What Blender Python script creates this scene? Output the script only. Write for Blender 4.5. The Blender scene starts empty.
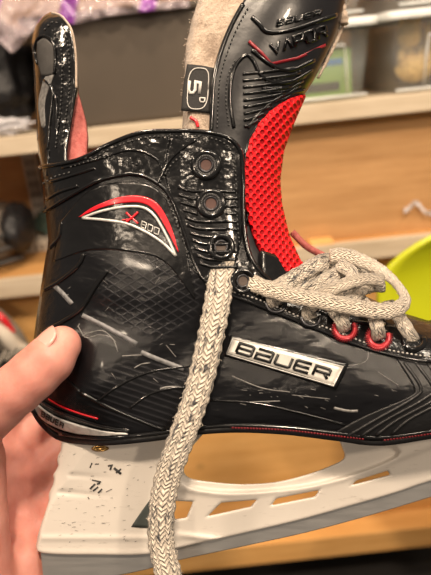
import bpy, bmesh, math, random
import numpy as np
from mathutils import Vector, Matrix
random.seed(7)
sc = bpy.context.scene
COL = sc.collection
F, CX, CY, D0 = 600.0, 215.5, 287.5, 0.33

# ------------------------------------------------------------------ camera
PITCH, ROLL = math.radians(20), math.radians(6.1)
camd = bpy.data.cameras.new('camera')
cam = bpy.data.objects.new('camera', camd); COL.objects.link(cam)
camd.sensor_fit = 'VERTICAL'; camd.sensor_height = 36; camd.sensor_width = 36
camd.lens = 36 * F / 575
camd.clip_start = 0.01
CAM = Matrix.Translation((0, 0, 1.5)) @ Matrix.Rotation(math.radians(90) - PITCH, 4, 'X') @ Matrix.Rotation(-ROLL, 4, 'Z')
cam.matrix_world = CAM
camd.dof.use_dof = True; camd.dof.focus_distance = 0.297; camd.dof.aperture_fstop = 9.
sc.camera = cam
# frame in which the skate is held: x to its toe, y away from the viewer, z up
HELD = CAM @ Matrix(((1, 0, 0, 0), (0, 0, 1, 0), (0, -1, 0, -D0), (0, 0, 0, 1)))

def P(px, py, t=0.0):
    d = D0 - t / 1000
    return Vector(((px - CX) * d / F, -t / 1000, (CY - py) * d / F))
def B(px, py, y):
    """world point that lies at distance y in front of the camera"""
    v = (CAM.to_3x3() @ Vector(((px - CX) / F, (CY - py) / F, -1)))
    return CAM.translation + v * (y / v.y)

# ------------------------------------------------------------------ materials
class N:
    def __init__(s, name):
        s.m = bpy.data.materials.new(name); s.m.use_nodes = True
        s.t = s.m.node_tree; s.b = s.t.nodes['Principled BSDF']
    def n(s, typ, **k):
        o = s.t.nodes.new(typ)
        for a, v in k.items():
            if a in o.inputs and not hasattr(type(o), a): o.inputs[a].default_value = v
            else:
                try: setattr(o, a, v)
                except Exception: o.inputs[a].default_value = v
        return o
    def l(s, a, b): s.t.links.new(a, b)
    def math(s, op, a, b=None, c=None):
        o = s.t.nodes.new('ShaderNodeMath'); o.operation = op
        for i, v in enumerate((a, b, c)):
            if v is None: continue
            if isinstance(v, (int, float)): o.inputs[i].default_value = v
            else: s.l(v, o.inputs[i])
        return o.outputs[0]
    def noise(s, scale, detail=3, rough=.5, vec=None, stretch=None):
        o = s.t.nodes.new('ShaderNodeTexNoise'); o.inputs['Scale'].default_value = scale
        o.inputs['Detail'].default_value = detail; o.inputs['Roughness'].default_value = rough
        if vec is None: vec = s.obj()
        if stretch:
            mp = s.t.nodes.new('ShaderNodeMapping'); mp.inputs['Scale'].default_value = stretch
            s.l(vec, mp.inputs[0]); vec = mp.outputs[0]
        s.l(vec, o.inputs['Vector'])
        return o.outputs[0]
    def obj(s):
        if not hasattr(s, '_o'): s._o = s.t.nodes.new('ShaderNodeTexCoord')
        return s._o.outputs['Object']
    def uv(s):
        s.obj(); return s._o.outputs['UV']
    def ramp(s, fac, stops):
        o = s.t.nodes.new('ShaderNodeValToRGB'); e = o.color_ramp.elements
        while len(e) < len(stops): e.new(.5)
        for i, (p, c) in enumerate(stops): e[i].position = p; e[i].color = (*c, 1)
        s.l(fac, o.inputs[0]); return o.outputs[0]
    def mix(s, fac, a, b):
        o = s.t.nodes.new('ShaderNodeMix'); o.data_type = 'RGBA'
        if isinstance(fac, (int, float)): o.inputs[0].default_value = fac
        else: s.l(fac, o.inputs[0])
        for i, v in ((6, a), (7, b)):
            if isinstance(v, tuple): o.inputs[i].default_value = (*v, 1)
            else: s.l(v, o.inputs[i])
        return o.outputs[2]
    def bump(s, h, strength=.3, dist=.001):
        o = s.t.nodes.new('ShaderNodeBump'); o.inputs['Strength'].default_value = strength
        o.inputs['Distance'].default_value = dist
        s.l(h, o.inputs['Height']); s.l(o.outputs[0], s.b.inputs['Normal'])
    def set(s, **k):
        for a, v in k.items():
            i = s.b.inputs[a.replace('_', ' ')]
            if isinstance(v, tuple): i.default_value = (*v, 1) if len(v) == 3 else v
            elif isinstance(v, (int, float)): i.default_value = v
            else: s.l(v, i)
        return s

def simple(name, col, rough=.5, metal=0., coat=0., var=0., vs=60, bs=0., bsc=200, bd=.001, **k):
    m = N(name)
    c = col
    if var:
        f = m.noise(vs, 4)
        c = m.mix(m.math('MULTIPLY', m.math('SUBTRACT', f, .3), 2.2), tuple(x * (1 - var) for x in col), tuple(min(1, x * (1 + var)) for x in col))
    m.set(Base_Color=c, Roughness=rough, Metallic=metal, Coat_Weight=coat, **k)
    if bs: m.bump(m.noise(bsc, 5), bs, bd)
    return m.m

# glossy black synthetic leather, crinkled
def patent(name, rough=.22, crinkle=.35, col=(.0045, .0045, .005), fine=0., scale=70, fold=.5):
    m = N(name)
    h = m.noise(scale, 3, .55, stretch=(1, 1, 1.3))
    h2 = m.noise(260, 3, .6)
    hh = m.math('ADD', m.math('MULTIPLY', h, 1.), m.math('MULTIPLY', h2, .10))
    m.bump(hh, crinkle, .004)
    rr = m.math('MULTIPLY_ADD', m.noise(45, 4), .22, rough - .08)
    m.set(Base_Color=col, Roughness=rr, Coat_Weight=.3, Coat_Roughness=.06, Specular_IOR_Level=.5)
    return m.m
M = {}
M['patent'] = patent('black_patent_leather', .15, .6, scale=44)
M['patent_smooth'] = patent('black_smooth_leather', .2, .45, scale=40)

def shell_mat():
    m = N('black_printed_composite')
    sep = m.t.nodes.new('ShaderNodeSeparateXYZ'); m.l(m.obj(), sep.inputs[0])
    X, Z = sep.outputs[0], sep.outputs[2]
    # coordinates in half millimetres, about the middle of the quarter
    u = m.math('MULTIPLY', X, 2000.); v = m.math('MULTIPLY', Z, 2000.)
    def lines(a, b, per, w):
        s_ = m.math('MULTIPLY_ADD', u, a / per, m.math('MULTIPLY', v, b / per))
        fr = m.math('ABSOLUTE', m.math('SUBTRACT', m.math('FRACT', s_), .5))
        return m.math('SMOOTH_MIN', m.math('DIVIDE', m.math('MAXIMUM', m.math('SUBTRACT', fr, .5 - w), 0.), w), 1., .1)
    def blob(px, py, rx, ry):
        c = P(px, py, 30)
        dx = m.math('DIVIDE', m.math('SUBTRACT', X, c.x), rx * .0005)
        dz = m.math('DIVIDE', m.math('SUBTRACT', Z, c.z), ry * .0005)
        d = m.math('ADD', m.math('MULTIPLY', dx, dx), m.math('MULTIPLY', dz, dz))
        return m.math('MINIMUM', m.math('MAXIMUM', m.math('MULTIPLY', m.math('SUBTRACT', 1.15, d), 2.5), 0.), 1.)
    dia = m.math('MAXIMUM', lines(.55, .83, 7.5, .20), lines(-.5, .86, 7.5, .20))
    dia = m.math('MULTIPLY', dia, blob(152, 290, 52, 48))
    rib = m.math('MULTIPLY', lines(.36, 1, 6.5, .3), blob(150, 393, 62, 34))
    weave = m.math('MULTIPLY', m.math('SINE', m.math('MULTIPLY', u, 3.1)), m.math('SINE', m.math('MULTIPLY', v, 3.1)))
    scr = m.noise(20, 6, .7, stretch=(1, 1, 7))
    # raised print and pressed folds
    pat = m.math('MAXIMUM', dia, rib)
    c = m.mix(m.math('MULTIPLY', pat, .8), (.004, .004, .005), (.020, .020, .023))
    h = m.math('ADD', m.math('MULTIPLY', m.noise(42, 3, .5, stretch=(.7, 1, 1.6)), 1.),
               m.math('ADD', m.math('MULTIPLY', m.noise(230, 4, .6), .1), m.math('ADD', m.math('MULTIPLY', pat, .045), m.math('MULTIPLY', weave, .012))))
    m.bump(h, .55, .004)
    r = m.math('MULTIPLY_ADD', scr, .24, .10)
    m.set(Base_Color=c, Roughness=r, Coat_Weight=.15, Coat_Roughness=.1, Specular_IOR_Level=.5)
    return m.m
M['shell'] = shell_mat()
M['rubber'] = simple('black_ribbed_rubber', (.010, .010, .011), .38, var=.2, bs=.3, bsc=400)
M['tongue_rubber'] = simple('black_moulded_rubber', (.010, .010, .012), .3, coat=.15, bs=.12, bsc=60, bd=.003)
M['ridge'] = simple('glossy_black_ridge', (.005, .005, .0055), .16, coat=.3)
M['thread'] = simple('pale_stitching_thread', (.42, .40, .38), .6)
M['dark_thread'] = simple('charcoal_stitching_thread', (.06, .06, .06), .4)
M['red'] = simple('glossy_red_print', (.62, .008, .02), .28, coat=.5)
M['dark_red'] = simple('dark_red_print', (.22, .012, .02), .35)
M['silver'] = simple('worn_silver_print', (.55, .54, .52), .38, .3, var=.25, vs=300)
M['badge_silver'] = simple('pale_badge_silver', (.60, .58, .54), .35, .15, var=.12, vs=200)
M['letter_black'] = simple('black_lettering', (.006, .006, .006), .45)
M['grey_print'] = simple('scuffed_grey_print', (.16, .16, .165), .5, var=.5, vs=350)
M['scuff'] = simple('pale_scuff_mark', (.17, .165, .16), .55, var=.5, vs=600)
M['white_mould'] = None
m = N('scuffed_white_plastic')
n1 = m.noise(35, 5, .6); n2 = m.noise(260, 5, .75, stretch=(.35, 1, 1.6))
c = m.mix(m.math('MULTIPLY', n1, .5), (.73, .68, .62), (.62, .57, .51))
c = m.mix(m.math('MULTIPLY', m.math('MAXIMUM', m.math('SUBTRACT', n2, .60), 0), 4.), c, (.33, .29, .25))
m.set(Base_Color=c, Roughness=.36, Coat_Weight=.15); m.bump(m.noise(80, 4), .15, .001)
M['holder'] = m.m
m = N('brushed_steel')
n1 = m.noise(140, 5, .7, stretch=(.25, 1, 3)); n2 = m.noise(30, 3)
c = m.mix(n2, (.44, .43, .42), (.66, .65, .63))
m.set(Base_Color=c, Metallic=.85, Roughness=m.math('MULTIPLY_ADD', n1, .35, .22)); m.bump(n1, .1, .0006)
M['steel'] = m.m
M['brass'] = simple('brass_rivet_metal', (.62, .36, .12), .25, .95)
M['inset'] = simple('dark_green_grey_plastic', (.06, .07, .065), .5)
M['eye_metal'] = simple('gunmetal_eyelet', (.05, .05, .055), .28, .8)
M['eye_hole'] = simple('brown_eyelet_hole', (.085, .045, .038), .8)
M['eye_red'] = simple('red_anodised_eyelet', (.42, .03, .04), .3, .35, coat=.4)
m = N('beige_felt')
n1 = m.noise(110, 5, .7); n2 = m.noise(600, 4, .7)
m.set(Base_Color=m.ramp(n1, [(.3, (.26, .19, .14)), (.5, (.46, .36, .28)), (.72, (.60, .49, .40))]), Roughness=.95, Sheen_Weight=.4)
m.bump(m.math('ADD', n1, m.math('MULTIPLY', n2, .4)), 1., .002)
M['felt'] = m.m
m = N('pink_liner_fabric')
n1 = m.noise(240, 5, .7)
m.set(Base_Color=m.ramp(n1, [(.3, (.30, .06, .055)), (.7, (.52, .16, .14))]), Roughness=.9); m.bump(n1, .8, .0015)
M['pink'] = m.m
# red mesh: hexagonally spaced openings
def mesh_mat():
    m = N('red_spacer_mesh')
    sep = m.t.nodes.new('ShaderNodeSeparateXYZ'); m.l(m.obj(), sep.inputs[0])
    a = m.math('MULTIPLY', sep.outputs[0], 1 / .0040); b = m.math('MULTIPLY', sep.outputs[2], 1 / .0040)
    def dots(ox, oy):
        fx = m.math('SUBTRACT', m.math('FRACT', m.math('ADD', a, ox)), .5)
        fy = m.math('MULTIPLY', m.math('SUBTRACT', m.math('FRACT', m.math('ADD', m.math('MULTIPLY', b, .86), oy)), .5), 1.0)
        return m.math('SQRT', m.math('ADD', m.math('MULTIPLY', fx, fx), m.math('MULTIPLY', fy, fy)))
    d = m.math('MINIMUM', dots(0, 0), dots(.5, .5))
    k = m.math('MINIMUM', m.math('MAXIMUM', m.math('MULTIPLY', m.math('SUBTRACT', d, .16), 5.), 0), 1.)
    c = m.mix(k, (.34, .004, .008), (1.0, .012, .02))
    m.set(Base_Color=c, Roughness=.5, Specular_IOR_Level=.25)
    m.bump(m.math('ADD', k, m.math('MULTIPLY', m.noise(900, 2), .2)), 1., .0012)
    return m.m
M['mesh'] = mesh_mat()
# woven lace (UV: u metres along, v 0-1 across)
def lace_mat(name, dark, tint=(.66, .60, .53)):
    m = N(name)
    sep = m.t.nodes.new('ShaderNodeSeparateXYZ'); m.l(m.uv(), sep.inputs[0])
    U, V = sep.outputs[0], sep.outputs[1]
    tri = m.math('PINGPONG', m.math('MULTIPLY', V, 12.), 1.)
    h = m.math('SINE', m.math('MULTIPLY', m.math('ADD', m.math('MULTIPLY', U, 360.), m.math('ADD', m.math('MULTIPLY', tri, 1.0), m.math('MULTIPLY', m.noise(140, 2), 1.6))), 6.2832))
    groove = m.math('ABSOLUTE', m.math('SUBTRACT', tri, .5))
    mp = m.t.nodes.new('ShaderNodeMapping'); mp.inputs['Scale'].default_value = (160, 9, 1); m.l(m.uv(), mp.inputs[0])
    nz = m.noise(1.0, 3, .6, vec=mp.outputs[0])
    broad = m.noise(30, 2)
    fleck = m.math('MULTIPLY', m.math('MAXIMUM', m.math('SUBTRACT', m.math('ADD', nz, m.math('MULTIPLY', broad, .2)), dark), 0), 9.)
    fleck = m.math('MINIMUM', fleck, 1.)
    shade = m.math('MULTIPLY_ADD', h, .2, m.math('MULTIPLY_ADD', m.noise(500, 3), .9, .1))
    c = m.mix(shade, tuple(x * .55 for x in tint), tint)
    c = m.mix(fleck, c, (.055, .055, .06))
    m.set(Base_Color=c, Roughness=.9, Sheen_Weight=.2)
    m.bump(m.math('ADD', m.math('MULTIPLY', h, .5), m.math('ADD', m.math('MULTIPLY', groove, .9), m.math('MULTIPLY', m.noise(900, 3), .5))), 1., .0008)
    return m.m
M['lace'] = lace_mat('grey_white_woven_lace', .635, (.82, .72, .60))
M['lace_light'] = lace_mat('cream_woven_lace', .71, (.84, .73, .60))
# skin
m = N('pale_pink_skin')
n1 = m.noise(38, 4, .6); n2 = m.noise(500, 4, .6)
wv = m.noise(160, 3, .5, stretch=(1, 1, .5))
m.set(Base_Color=m.ramp(n1, [(.3, (.52, .19, .15)), (.55, (.62, .27, .22)), (.75, (.66, .33, .27))]), Roughness=.48,
      Subsurface_Weight=.25, Subsurface_Scale=.01, Specular_IOR_Level=.4)
m.b.inputs['Subsurface Radius'].default_value = (1, .3, .15)
m.bump(m.math('ADD', m.math('MULTIPLY', n2, .35), wv), .3, .0012)
M['skin'] = m.m
M['nail'] = simple('pale_thumbnail', (.66, .33, .28), .28, coat=.3, bs=.1, bsc=300)

def wood(name, lo, hi, st=(1.2, 12, 12), sc_=6, rough=.6, seam=None):
    m = N(name)
    n1 = m.noise(sc_, 6, .6, stretch=st); n2 = m.noise(sc_ * 6, 5, .6, stretch=st)
    f = m.math('ADD', m.math('MULTIPLY', n1, .75), m.math('MULTIPLY', n2, .25))
    c = m.ramp(f, [(.32, lo), (.62, hi)])
    vor = m.t.nodes.new('ShaderNodeTexVoronoi'); vor.inputs['Scale'].default_value = 5.5; m.l(m.obj(), vor.inputs[0])
    kn = m.math('MINIMUM', m.math('MAXIMUM', m.math('MULTIPLY', m.math('SUBTRACT', .075, vor.outputs['Distance']), 14.), 0), .7)
    c = m.mix(kn, c, tuple(x * .35 for x in lo))
    m.set(Base_Color=c, Roughness=rough); m.bump(n2, .15, .001)
    return m.m
M['ply'] = wood('tan_plywood', (.42, .22, .085), (.56, .32, .14))
M['pine'] = wood('pale_pine_edge', (.50, .40, .28), (.64, .54, .41))
M['bench'] = wood('honey_wood_board', (.72, .37, .11), (.90, .52, .19), rough=.45)
M['shelf_top'] = wood('orange_shelf_board', (.50, .24, .07), (.66, .36, .13))
M['taupe'] = simple('taupe_box_plastic', (.075, .058, .042), .55, var=.12, vs=8, bs=.1, bsc=30)
M['black_cloth'] = simple('black_bag_cloth', (.012, .012, .014), .5, bs=.6, bsc=40, bd=.01)
M['charcoal'] = simple('charcoal_fabric', (.05, .047, .045), .8, var=.4, vs=50, bs=.3)
M['grey_fabric'] = simple('grey_fabric', (.20, .17, .14), .85, var=.3, vs=30, bs=.3)
M['teal'] = simple('dull_teal_cloth', (.11, .19, .17), .8, var=.3)
M['cream'] = simple('cream_card', (.62, .55, .46), .7, var=.1)
M['lime'] = simple('lime_yellow_plastic', (.52, .56, .012), .32, coat=.2)
M['white_metal'] = simple('white_enamelled_metal', (.55, .51, .46), .45)
M['dark_slot'] = simple('dark_slot', (.08, .06, .05), .8)
M['floor'] = simple('dark_garage_floor', (.018, .016, .015), .7, var=.4, vs=5)
m = N('frosted_clear_plastic')
m.set(Base_Color=(.72, .77, .77), Roughness=.2, Alpha=.13, Specular_IOR_Level=.5)
M['bin'] = m.m
M['lid'] = simple('milky_white_plastic_lid', (.72, .74, .73), .35, var=.08)
M['green_box'] = simple('green_printed_card', (.24, .40, .10), .5, var=.2, vs=14)
M['blue_print'] = simple('blue_band_print', (.06, .22, .55), .5)
M['tan_leather'] = simple('pale_yellow_leather', (.70, .47, .16), .7, var=.2, vs=30, bs=.4, bsc=60, bd=.004)
m = N('violet_tinted_film')
sep = m.t.nodes.new('ShaderNodeSeparateXYZ'); m.l(m.obj(), sep.inputs[0])
st = m.math('MULTIPLY', m.math('SUBTRACT', m.math('SINE', m.math('MULTIPLY', m.math('ADD', sep.outputs[0], m.math('MULTIPLY', sep.outputs[2], -.35)), 60.)), .72), 6.)
st = m.math('MINIMUM', m.math('MAXIMUM', st, 0), 1)
m.set(Base_Color=m.mix(st, (.50, .42, .46), (.30, .07, .42)), Roughness=.14, Transmission_Weight=.15, Alpha=m.math('MULTIPLY_ADD', st, .35, .5), Coat_Weight=.5)
m.bump(m.noise(16, 4), .8, .02)
M['film'] = m.m
M['clear_film'] = simple('clear_crinkled_tape', (.75, .74, .78), .15, Alpha=.55)

# ------------------------------------------------------------------ object helpers
def link(name, me, mat, parent=None, smooth=True):
    me.materials.clear()
    if mat: me.materials.append(M[mat] if isinstance(mat, str) else mat)
    if smooth:
        for p in me.polygons: p.use_smooth = True
    o = bpy.data.objects.new(name, me); COL.objects.link(o)
    if parent: o.parent = parent
    return o
def empty(name, mw, label, cat, group=None):
    o = bpy.data.objects.new(name, None); COL.objects.link(o); o.matrix_world = mw
    o.empty_display_size = .02
    return tag(o, label, cat, group)
def tag(o, label=None, cat=None, group=None, kind=None):
    if label: o['label'] = label
    if cat: o['category'] = cat
    if group: o['group'] = group
    if kind: o['kind'] = kind
    return o
def pymesh(name, vs, fs):
    me = bpy.data.meshes.new(name); me.from_pydata([tuple(v) for v in vs], [], fs); me.update(); return me
def bmesh_out(name, bm, mat, parent=None, smooth=True, bevel=0):
    bmesh.ops.recalc_face_normals(bm, faces=bm.faces)
    me = bpy.data.meshes.new(name); bm.to_mesh(me); bm.free()
    o = link(name, me, mat, parent, smooth)
    if bevel:
        b = o.modifiers.new('bevel', 'BEVEL'); b.width = bevel; b.segments = 2; b.limit_method = 'ANGLE'
    return o
def catmull(pts, n):
    """n points evenly along a smooth curve through pts (any dimension)"""
    a = np.array(pts, float)
    if len(a) == 2: return a[0] + (a[1] - a[0]) * np.linspace(0, 1, n)[:, None]
    e = np.vstack([2 * a[0] - a[1], a, 2 * a[-1] - a[-2]])
    out = []
    for i in range(len(a) - 1):
        p0, p1, p2, p3 = e[i:i + 4]
        for t in np.linspace(0, 1, 16, endpoint=False):
            out.append(.5 * ((2 * p1) + (-p0 + p2) * t + (2 * p0 - 5 * p1 + 4 * p2 - p3) * t * t + (-p0 + 3 * p1 - 3 * p2 + p3) * t ** 3))
    out.append(a[-1]); out = np.array(out)
    d = np.r_[0, np.cumsum(np.linalg.norm(np.diff(out, axis=0), axis=1))]
    s = np.linspace(0, d[-1], n)
    return np.stack([np.interp(s, d, out[:, k]) for k in range(a.shape[1])], 1)
def interp(x, pts):
    return float(np.interp(x, [p[0] for p in pts], [p[1] for p in pts]))
def segdist(px, py, poly):
    best = 1e9
    for (ax, ay), (bx, by) in zip(poly, poly[1:]):
        dx, dy = bx - ax, by - ay
        t = max(0, min(1, ((px - ax) * dx + (py - ay) * dy) / (dx * dx + dy * dy)))
        d = math.hypot(px - ax - t * dx, py - ay - t * dy)
        if d < best: best = d
    return best

# ------------------------------------------------------------------ the shape of the boot
FRONT = [(352, -40), (347, 0), (343, 20), (335, 40), (325, 60), (314, 80), (303, 97), (294, 120), (283, 150), (279, 180), (281, 205), (288, 235), (300, 262),
         (325, 276), (350, 288), (400, 311), (431, 321), (480, 330), (530, 350), (565, 382), (580, 425), (570, 450)]
HEEL = [(20, -60), (31, 40), (33, 60), (34, 100), (36, 140), (39, 165), (43, 192), (46, 220), (48, 240), (45, 260), (41, 280), (39, 300), (36, 320), (33, 345), (31, 375), (33, 402), (40, 420), (52, 434), (70, 446)]
BOTTOM = [(31, 400), (37, 415), (47, 427), (62, 437), (100, 441), (150, 437), (190, 431), (235, 428), (285, 430), (335, 436), (380, 441), (431, 434), (490, 424), (540, 420), (580, 425)]
W_X = [(0, 33), (100, 34), (180, 33), (260, 36), (350, 41), (430, 43), (520, 41), (600, 36)]
def g(s):
    s = max(0., min(1., s)); return math.sqrt(max(0, 1 - (1 - s) ** 2))
def bump(px, py, cx, cy, rx, ry, a):
    return a * math.exp(-((px - cx) / rx) ** 2 - ((py - cy) / ry) ** 2)
def Tb(px, py, inset=0.):
    W = interp(px, W_X)
    W += bump(px, py, 175, 275, 55, 45, 4) - bump(px, py, 100, 320, 30, 22, 2.5) + bump(px, py, 95, 380, 45, 35, 3)
    W -= bump(px, py, 215, 330, 40, 30, 3) ; W += bump(px, py, 330, 395, 80, 22, 2)
    yb = interp(px, BOTTOM)
    s = max(0, min(1, (yb - py) / 70)); fb = .86 + .14 * g(s)
    t = W * g(segdist(px, py, FRONT) / 82) * g(segdist(px, py, HEEL) / 78) * fb
    return max(0., t - inset)
def S(px, py, off=0.):
    return P(px, py, Tb(px, py) + off)
def Tt(px, py):          # tongue
    xr = segdist(px, py, FRONT)
    return max(0., 28 * g(xr / 82))

def coons(bot, top, left, right, nu, nv):
    b, t, l, r = catmull(bot, nu), catmull(top, nu), catmull(left, nv), catmull(right, nv)
    G = np.zeros((nv, nu, 2))
    for j in range(nv):
        v = j / (nv - 1)
        for i in range(nu):
            u = i / (nu - 1)
            G[j, i] = (1 - v) * b[i] + v * t[i] + (1 - u) * l[j] + u * r[j] - ((1 - u) * (1 - v) * b[0] + u * (1 - v) * b[-1] + (1 - u) * v * t[0] + u * v * t[-1])
    return G
def sheet(G, fn, mirror=False, sides='near', yaw=0.):
    """surface over a grid of outline coordinates; fn(px,py) -> mm towards the viewer"""
    nv, nu = G.shape[:2]; bm = bmesh.new()
    signs = {'near': (1,), 'far': (-1,), 'both': (1, -1)}[sides]
    for sg in signs:
        V = []
        for j in range(nv):
            row = []
            for i in range(nu):
                p = P(G[j, i, 0], G[j, i, 1], fn(G[j, i, 0], G[j, i, 1])); 
                if sg < 0: p.y *= -(1 if not yaw else .6); p.x += yaw * abs(p.y)
                row.append(bm.verts.new(p))
            V.append(row)
        for j in range(nv - 1):
            for i in range(nu - 1):
                q = (V[j][i], V[j][i + 1], V[j + 1][i + 1], V[j + 1][i])
                bm.faces.new(q if sg > 0 else q[::-1])
    bmesh.ops.remove_doubles(bm, verts=bm.verts, dist=.0003)
    return bm
def solid(o, th, off=-1, sub=0):
    m = o.modifiers.new('thickness', 'SOLIDIFY'); m.thickness = th; m.offset = off
    if sub:
        s = o.modifiers.new('smooth', 'SUBSURF'); s.levels = sub; s.render_levels = sub
    return o
def rows(left, right, y0, y1, nu, nv, pw=1.0):
    G = np.zeros((nv, nu, 2))
    for j in range(nv):
        y = y0 + (y1 - y0) * j / (nv - 1)
        a, b = interp(y, left), interp(y, right)
        for i in range(nu):
            G[j, i] = (a + (b - a) * (i / (nu - 1)) ** pw, y)
    return G[::-1]

def tube_bm(bm, pts, r, seg=8, closed=False):
    """round tube through 3-D points; r number or list"""
    n = len(pts); rings = []
    pts = [Vector(p) for p in pts]
    for i, p in enumerate(pts):
        a = pts[(i - 1) % n] if (i or closed) else p
        b = pts[(i + 1) % n] if (i < n - 1 or closed) else p
        t = (b - a).normalized()
        up = Vector((0, 1, 0)) if abs(t.y) < .9 else Vector((1, 0, 0))
        x = t.cross(up).normalized(); y = x.cross(t)
        rr = r[i] if hasattr(r, '__len__') else r
        rings.append([bm.verts.new(p + (x * math.cos(2 * math.pi * k / seg) + y * math.sin(2 * math.pi * k / seg)) * rr) for k in range(seg)])
    m = n if closed else n - 1
    for i in range(m):
        A, Bq = rings[i], rings[(i + 1) % n]
        for k in range(seg): bm.faces.new((A[k], A[(k + 1) % seg], Bq[(k + 1) % seg], Bq[k]))
    if not closed:
        bm.faces.new(rings[0][::-1]); bm.faces.new(rings[-1])
def drape_tube(bm, pts, r, off=0., n=None, surf=S):
    c = catmull(pts, n or max(6, int(len(pts) * 6)))
    tube_bm(bm, [surf(x, y, off) for x, y in c], r, 6)
def drape_ribbon(bm, pts, w, thick, off=0., surf=S, smooth=True, n=None, taper=None):
    """flat bar lying on the surface, w in outline units; thick in mm"""
    c = catmull(pts, n or max(5, len(pts) * 5)) if smooth else np.array(pts, float)
    m = len(c); L, R = [], []
    for i in range(m):
        def nrm(a, b):
            d = b - a; k = np.linalg.norm(d); return np.array([-d[1], d[0]]) / (k or 1)
        if i == 0: nn = nrm(c[0], c[1]); k = 1
        elif i == m - 1: nn = nrm(c[-2], c[-1]); k = 1
        else:
            n1, n2 = nrm(c[i - 1], c[i]), nrm(c[i], c[i + 1]); nn = n1 + n2; q = np.linalg.norm(nn)
            if q < 1e-3: nn = n1; k = 1
            else: nn = nn / q; k = min(1.6, 1 / max(.3, float(nn @ n1)))
        ww = w * (taper[i] if taper is not None else 1) * k / 2
        L.append(c[i] + nn * ww); R.append(c[i] - nn * ww)
    V = []
    for i in range(m):
        V.append([bm.verts.new(surf(L[i][0], L[i][1], off)), bm.verts.new(surf(R[i][0], R[i][1], off)),
                  bm.verts.new(surf(R[i][0], R[i][1], off + thick)), bm.verts.new(surf(L[i][0], L[i][1], off + thick))])
    for i in range(m - 1):
        for k in range(4): bm.faces.new((V[i][k], V[i][(k + 1) % 4], V[i + 1][(k + 1) % 4], V[i + 1][k]))
    bm.faces.new(V[0][::-1]); bm.faces.new(V[-1])
def stitches(bm, pts, r=.00035, step=4.2, fill=.62, off=.3, surf=S):
    L = float(np.sum(np.linalg.norm(np.diff(catmull(pts, 200), axis=0), axis=1)))
    k = max(2, int(L / step)); c = catmull(pts, k * 2 + 1)
    for i in range(k):
        a, b = c[2 * i], c[2 * i + 1]; mid = (a + b) / 2; a = mid + (a - mid) * fill * 1.3; b = mid + (b - mid) * fill * 1.3
        A, Bp = surf(a[0], a[1], off - .25), surf(b[0], b[1], off - .25); Mi = surf(mid[0], mid[1], off + .25)
        tube_bm(bm, [A, Mi, Bp], [r * .6, r, r * .6], 5)
GLYPH = {
 'B': [[(0, 0), (0, 1), (.9, 1), (1, .9), (1, .6), (.9, .5), (.1, .5)], [(.9, .5), (1, .4), (1, .1), (.9, 0), (0, 0)]],
 'a': [[(0, 1), (.9, 1), (1, .9), (1, 0), (0, 0), (0, .5), (1, .5)]],
 'U': [[(0, 1), (0, .1), (.1, 0), (.9, 0), (1, .1), (1, 1)]],
 'E': [[(1, 1), (.1, 1), (0, .9), (0, .1), (.1, 0), (1, 0)], [(0, .5), (.95, .5)]],
 'R': [[(0, 0), (0, 1), (.9, 1), (1, .9), (1, .5), (.1, .5)], [(.65, .5), (1, 0)]],
 'V': [[(0, 1), (.5, 0), (1, 1)]], 'A': [[(0, 0), (.6, 1), (1, 0)]],
 'P': [[(0, 0), (0, 1), (1, 1), (1, .4), (0, .4)]], 'O': [[(0, 0), (0, 1), (1, 1), (1, 0), (0, 0)]],
 'X': [[(0, 0), (1, 1)], [(0, 1), (1, 0)]], '8': [[(0, 0), (0, 1), (1, 1), (1, 0), (0, 0)], [(0, .5), (1, .5)]],
 '0': [[(0, 0), (0, 1), (1, 1), (1, 0), (0, 0)]],
 '5': [[(1, 1), (.08, 1), (.04, .56), (.7, .6), (1, .42), (1, .15), (.75, 0), (0, .02)]],
 'D': [[(0, 0), (0, 1), (.7, 1), (1, .75), (1, .25), (.7, 0), (0, 0)]],
}
def text(bm, s, org, ex, ey, w, thick, off=0., surf=S, gap=1.35, widths=None):
    o = np.array(org, float); ex = np.array(ex, float); ey = np.array(ey, float)
    for i, ch in enumerate(s):
        for st in GLYPH[ch]:
            pts = [o + ex * (x + i * gap) + ey * y for x, y in st]
            drape_ribbon(bm, pts, w, thick, off, surf, smooth=False)

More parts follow.
